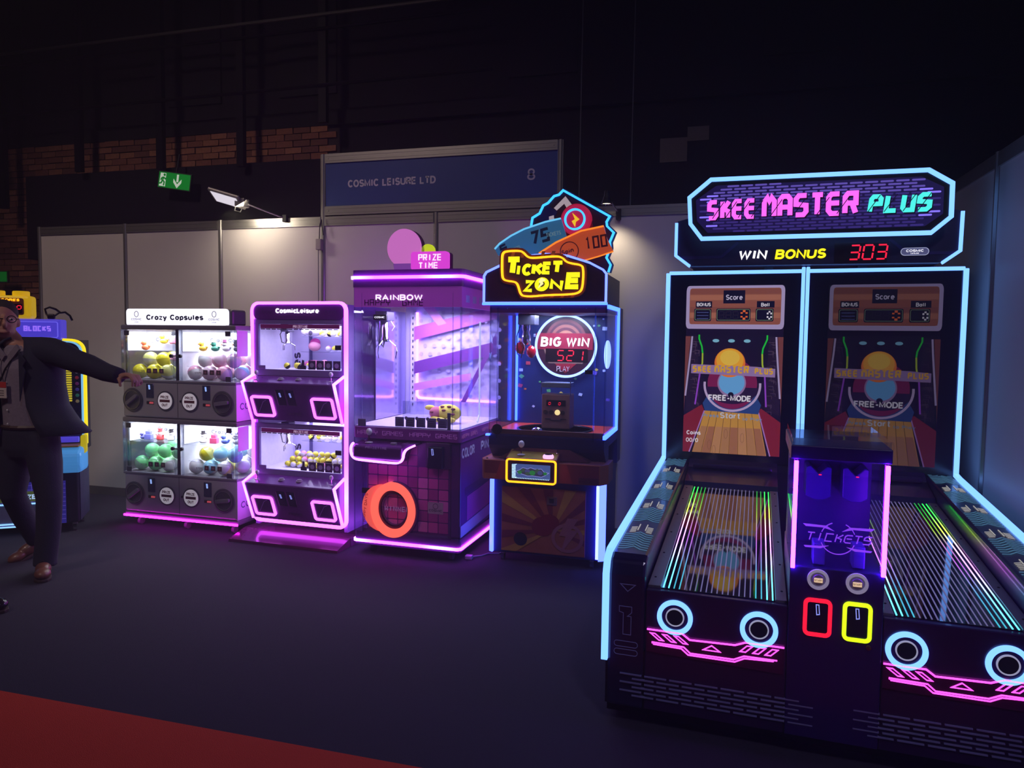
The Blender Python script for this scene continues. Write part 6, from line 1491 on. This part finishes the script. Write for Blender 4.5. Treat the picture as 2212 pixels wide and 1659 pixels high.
# head turned a little to the viewer's right
hx, hy = -.165, -.02
HT = math.radians(42)
def turn_head(mb, i0=0):
    for t in range(i0, len(mb.v)):
        x, y, z = mb.v[t]; x -= hx; y -= hy; mb.v[t] = (hx+x*math.cos(HT)-y*math.sin(HT), hy+x*math.sin(HT)+y*math.cos(HT), z)
    return mb
b.sphere((hx, hy, 1.585), .10, (.80, .98, 1.08), 20, 14); b.sphere((hx+.012, hy-.035, 1.515), .068, (.86, .95, 1.0), 16, 12)
b.sphere((hx+.026, hy-.115, 1.552), .020, (.75, 1.1, 1.2), 10, 8); b.sphere((hx+.024, hy-.098, 1.585), .016, (.9, 1, 2.0), 10, 8)
b.sphere((hx+.02, hy-.090, 1.505), .022, (1.5, .8, .55), 10, 8)
for sx in (-1, 1): b.sphere((hx+sx*.082, hy+.012, 1.565), .024, (.45, .8, 1.3), 10, 8)
turn_head(b)
b.tube([(hx, hy+.01, 1.50), (-.085, .0, 1.42), (-.035, .01, 1.36)], [.060, .060, .075], 14)
loft(b, [(0, 0, .86, .145, .10), (0, 0, .98, .140, .10), (0, 0, 1.12, .15, .105), (0, 0, 1.28, .175, .110), (0, .0, 1.38, .165, .095), (0, 0, 1.43, .09, .07)])
b.tube([(0.15, 0, 1.385), (0.2752, -.03, 1.37), (0.587, -.10, 1.315), (0.7375, -.13, 1.275), (0.845, -.15, 1.258)], [.055, .055, .045, .036, .029], 12)
b.tube([(-.15, 0, 1.385), (-.23, .02, 1.30), (-.27, .02, 1.08), (-.25, -.10, .86)], [.055, .052, .044, .030], 12)
for s_, kn, an in ((.10, (.19, -.04, .47), (.17, -.07, .09)), (-.09, (-.11, -.03, .47), (-.16, .17, .13))):
    b.tube([(s_, 0, .90), ((s_+kn[0])/2, kn[1]/2, .70), kn, ((kn[0]+an[0])/2, (kn[1]+an[1])/2+.02, .30), an], [.060, .065, .050, .046, .034], 12)
# pointing hand: palm, four bent fingers, thumb
b.sphere((0.911, -.160, 1.262), .045, (1.05, .78, .42), 14, 10)
for k, (dy, L) in enumerate(((-.030, .92), (-.010, 1.0), (.010, .95), (.029, .78))):
    b.tube([(0.931, -.160+dy, 1.266), (0.968, -.162+dy*1.1, 1.262), (0.991*1.0+.002, -.164+dy*1.15, 1.238-.004*k), (0.99-.002*k, -.166+dy*1.15, 1.238-.040*L)], [.0105, .0100, .0092, .0078], 8)
b.tube([(0.886, -.190, 1.250), (0.911, -.207, 1.228), (0.918, -.210, 1.200)], [.012, .0105, .0085], 8)
b.sphere((-.245, -.13, .80), .045, (.6, .8, 1.2), 12, 8)
for k in range(4): b.tube([(-.245+(k-1.5)*.018, -.15, .77), (-.245+(k-1.5)*.018, -.165, .735), (-.245+(k-1.5)*.018, -.15, .70)], [.0100, .0095, .008], 8)
b.tube([(-.215, -.16, .80), (-.205, -.185, .77), (-.21, -.19, .74)], [.011, .010, .008], 8)
body = remesh(b, 'body', SKIN, man, .0065, 5)
# face details
for sx in (-.030, .058):
    e = turn_head(MB().sphere((hx+sx, hy-.088, 1.585), .011, (1.2, .7, .8), 12, 8)).build('eye', mat('eye_white', (200, 195, 195), .3), man, smooth=True)
    turn_head(MB().sphere((hx+sx+.003, hy-.0955, 1.585), .0055, (1, .5, 1), 10, 6)).build('iris', mat('dark_iris', (30, 24, 24), .2), e, smooth=True)
turn_head(MB().tube([(hx-.012, hy-.100, 1.505), (hx+.020, hy-.112, 1.502), (hx+.048, hy-.098, 1.505)], .005, 8)).build('mouth', mat('lips', (140, 84, 80), .5), man, smooth=True)
g = MB()
for sx in (-.032, .062): g.tube([(hx+sx+x*.8, hy-.106+abs(x)*.1, z) for x, z in circ(0, 1.585, .030, 16, .021)], .0028, 6, True)
g.tube([(hx-.002, hy-.108, 1.588), (hx+.030, hy-.108, 1.588)], .0028, 6); g.tube([(hx+.092, hy-.10, 1.588), (hx+.085, hy+.01, 1.585)], .0028, 6); g.tube([(hx-.060, hy-.10, 1.588), (hx-.083, hy+.01, 1.585)], .0028, 6)
turn_head(g).build('glasses', BLACK, man, smooth=True)
h = MB(); h.sphere((hx-.004, hy+.018, 1.622), .100, (.88, .96, .92), 20, 14)
turn_head(h)
hair = remesh(h, 'hair', M_HAIR, man, .009, 3)
# shirt, jacket, jeans
s = MB(); loft(s, [(0, 0, .875, .165, .118), (0, 0, .98, .165, .12), (0, 0, 1.12, .172, .125), (0, 0, 1.28, .192, .128), (-.01, .0, 1.37, .175, .105), (-.02, -.005, 1.425, .085, .085)])
shirt = remesh(s, 'shirt', M_SHIRT, man, .010, 4)
MB().prism([(-.10, 1.43), (-.03, 1.36), (-.055, 1.33), (-.12, 1.40)], -.125, -.112).build('collar', M_SHIRT, shirt); MB().prism([(.06, 1.43), (-.01, 1.36), (.012, 1.33), (.085, 1.40)], -.125, -.112).build('collar', M_SHIRT, shirt)
for i in range(5): MB().lathe([(.0001, -.003), (.005, -.002), (.005, .002)], (-.02, -.128, 1.28-i*.085), 'y', 8).build('shirt_button', WHITE, shirt)
j = MB()
loft(j, [(-.01, .01, 1.465, .085, .075), (.0, .01, 1.450, .15, .10), (.005, .01, 1.415, .205, .128), (.01, .005, 1.33, .225, .142), (.01, .005, 1.18, .222, .145), (.02, .01, 1.05, .232, .148), (.05, .01, .94, .285, .155, .02), (.09, .01, .85, .345, .165, .035)], 34, -62, 238)
jo = j.build('jacket', M_JKT, man, smooth=True)
so = jo.modifiers.new('thickness', 'SOLIDIFY'); so.thickness = .012; so.offset = 1
sv = MB(); sv.tube([(0.1, 0, 1.375), (0.2, -.01, 1.385), (0.3075, -.035, 1.372), (0.458, -.07, 1.335), (0.587, -.10, 1.315), (0.7375, -.13, 1.276), (0.8611, -.152, 1.258)], [.105, .092, .082, .070, .064, .055, .047], 16)
remesh(sv, 'sleeve', M_JKT, jo, .010, 4)
sv = MB(); sv.tube([(-.10, 0, 1.375), (-.20, .01, 1.34), (-.255, .02, 1.20), (-.275, .02, 1.06), (-.255, -.09, .87)], [.105, .086, .074, .066, .048], 16)
remesh(sv, 'sleeve', M_JKT, jo, .010, 4)
for sx, x0 in ((1, .105), (-1, -.115)):
    MB().prism([(x0, 1.40), (x0+sx*.055, 1.33), (x0+sx*.03, 1.30), (x0+sx*.05, 1.27), (x0, 1.08)], -.150, -.142).build('lapel', M_JKT, jo, bevel=.003)
t = MB()
loft(t, [(0, .0, .93, .160, .115), (0, 0, .88, .175, .125), (0, 0, .78, .18, .13), (0.01, 0, .72, .165, .11)])
t.tube([(.095, 0, .84), (.145, -.02, .68), (.192, -.04, .47), (.185, -.045, .28), (.175, -.065, .095), (.175, -.068, .05)], [.105, .096, .074, .070, .066, .068], 16)
t.tube([(-.085, 0, .84), (-.10, -.015, .68), (-.112, -.03, .47), (-.135, .06, .30), (-.158, .165, .14), (-.16, .175, .11)], [.105, .096, .074, .068, .064, .064], 16)
jeans = remesh(t, 'jeans', M_JEAN, man, .010, 5)
MB().tube([(.165*math.cos(a*PI/10), .121*math.sin(a*PI/10), .915) for a in range(20)], .014, 6, True).build('belt', mat('brown_belt', (60, 40, 32), .5), jeans)
def shoe(parent, loc, rot, name='shoe', m=None, length=.29):
    e = MB(); m = m or M_SHOE
    k = length/.29
    for (yy, w, hgt, z) in ((.07, .036, .10, .052), ):
        pass
    e.sphere((0, -.145*k, .040), .050, (.92, 1.25, .66), 16, 10); e.sphere((0, -.06*k, .046), .052, (.86, 1.6, .82), 16, 10); e.sphere((0, .045*k, .052), .048, (.82, 1.1, 1.05), 16, 10)
    e.tube([(0, .035*k, .05), (0, .045*k, .105)], [.046, .042], 14)
    up = remesh(e, name, m, parent, .006, 4)
    up.location = loc; up.rotation_euler = rot
    sole = [(x*k*.98, y*k) for x, y in ((.0, -.208), (.028, -.198), (.046, -.165), (.046, -.11), (.036, -.04), (.036, .06), (.024, .092), (0, .100), (-.024, .092), (-.036, .06), (-.036, -.04), (-.046, -.11), (-.046, -.165), (-.028, -.198))]
    MB().prism(sole, .0, .016, 'z').build('sole', M_SOLE, up, bevel=.003)
    MB().prism([(x, y) for x, y in sole if y > .02]+[(-.036, .03), (.036, .03)][::-1], -.0005, .010, 'z').build('heel', M_SOLE, up) if False else None
    for i in range(3): MB().tube([(-.022, -.055*k+i*.022, .090+i*.006), (0, -.060*k+i*.022, .096+i*.006), (.022, -.055*k+i*.022, .090+i*.006)], .0028, 6).build('lace', BLACKM, up)
    return up
shoe(man, (.172, -.075, .001), (0, 0, math.radians(46)))
shoe(man, (-.165, .215, .055), (math.radians(26), 0, math.radians(-22)))
# lanyard and badge
ly = MB(); 
for x0 in (-.085, .045): ly.tube([(x0, -.09, 1.405), ((x0-.05)/2-.01, -.138, 1.28), (-.05, -.142, 1.205)], .005, 6)
lo = ly.build('lanyard', BLACKM, man)
bd = MB().box(-.105, .005, -.150, -.146, 1.10, 1.20).build('badge', mat('badge_white', (200, 190, 185), .5), man)
MB().box(-.105, .005, -.1515, -.150, 1.165, 1.20).build('badge_header', mat('badge_red', (190, 60, 50), .5), bd)
for i in range(3): MB().box(-.095, -.015, -.1512, -.150, 1.115+i*.014, 1.120+i*.014).build('badge_line', mat('badge_ink', (110, 100, 100), .5), bd)
# toe of a passer-by's shoe at the very edge
sh = thing('dress_shoe', 'dark polished dress shoe of a passer-by at the left edge of the carpet', 'shoe', (-3.72, 2.95, 0), 0)
shoe(sh, (-.10, .01, .001), (0, 0, math.radians(80)), 'upper', mat('black_polished_leather', (30, 24, 30), .15, coat=.6))

# loose mains lead on the carpet between the claw machines
ld = thing('mains_lead', 'pale mains lead and plug on the carpet right of the pink claw machine', 'cable', (-1.50, 4.62, 0))
MB().tube([(.13, .22, .006), (.10, .14, .006), (.03, .12, .006), (.0, .05, .006), (-.03, .02, .008), (-.05, -.02, .012)], .005, 8).build('lead', mat('pale_lead', (150, 145, 165), .45), ld, smooth=True)
MB().box(-.085, -.035, -.055, -.015, .001, .03).build('plug', mat('pale_lead', (150, 145, 165), .45), ld, bevel=.006)
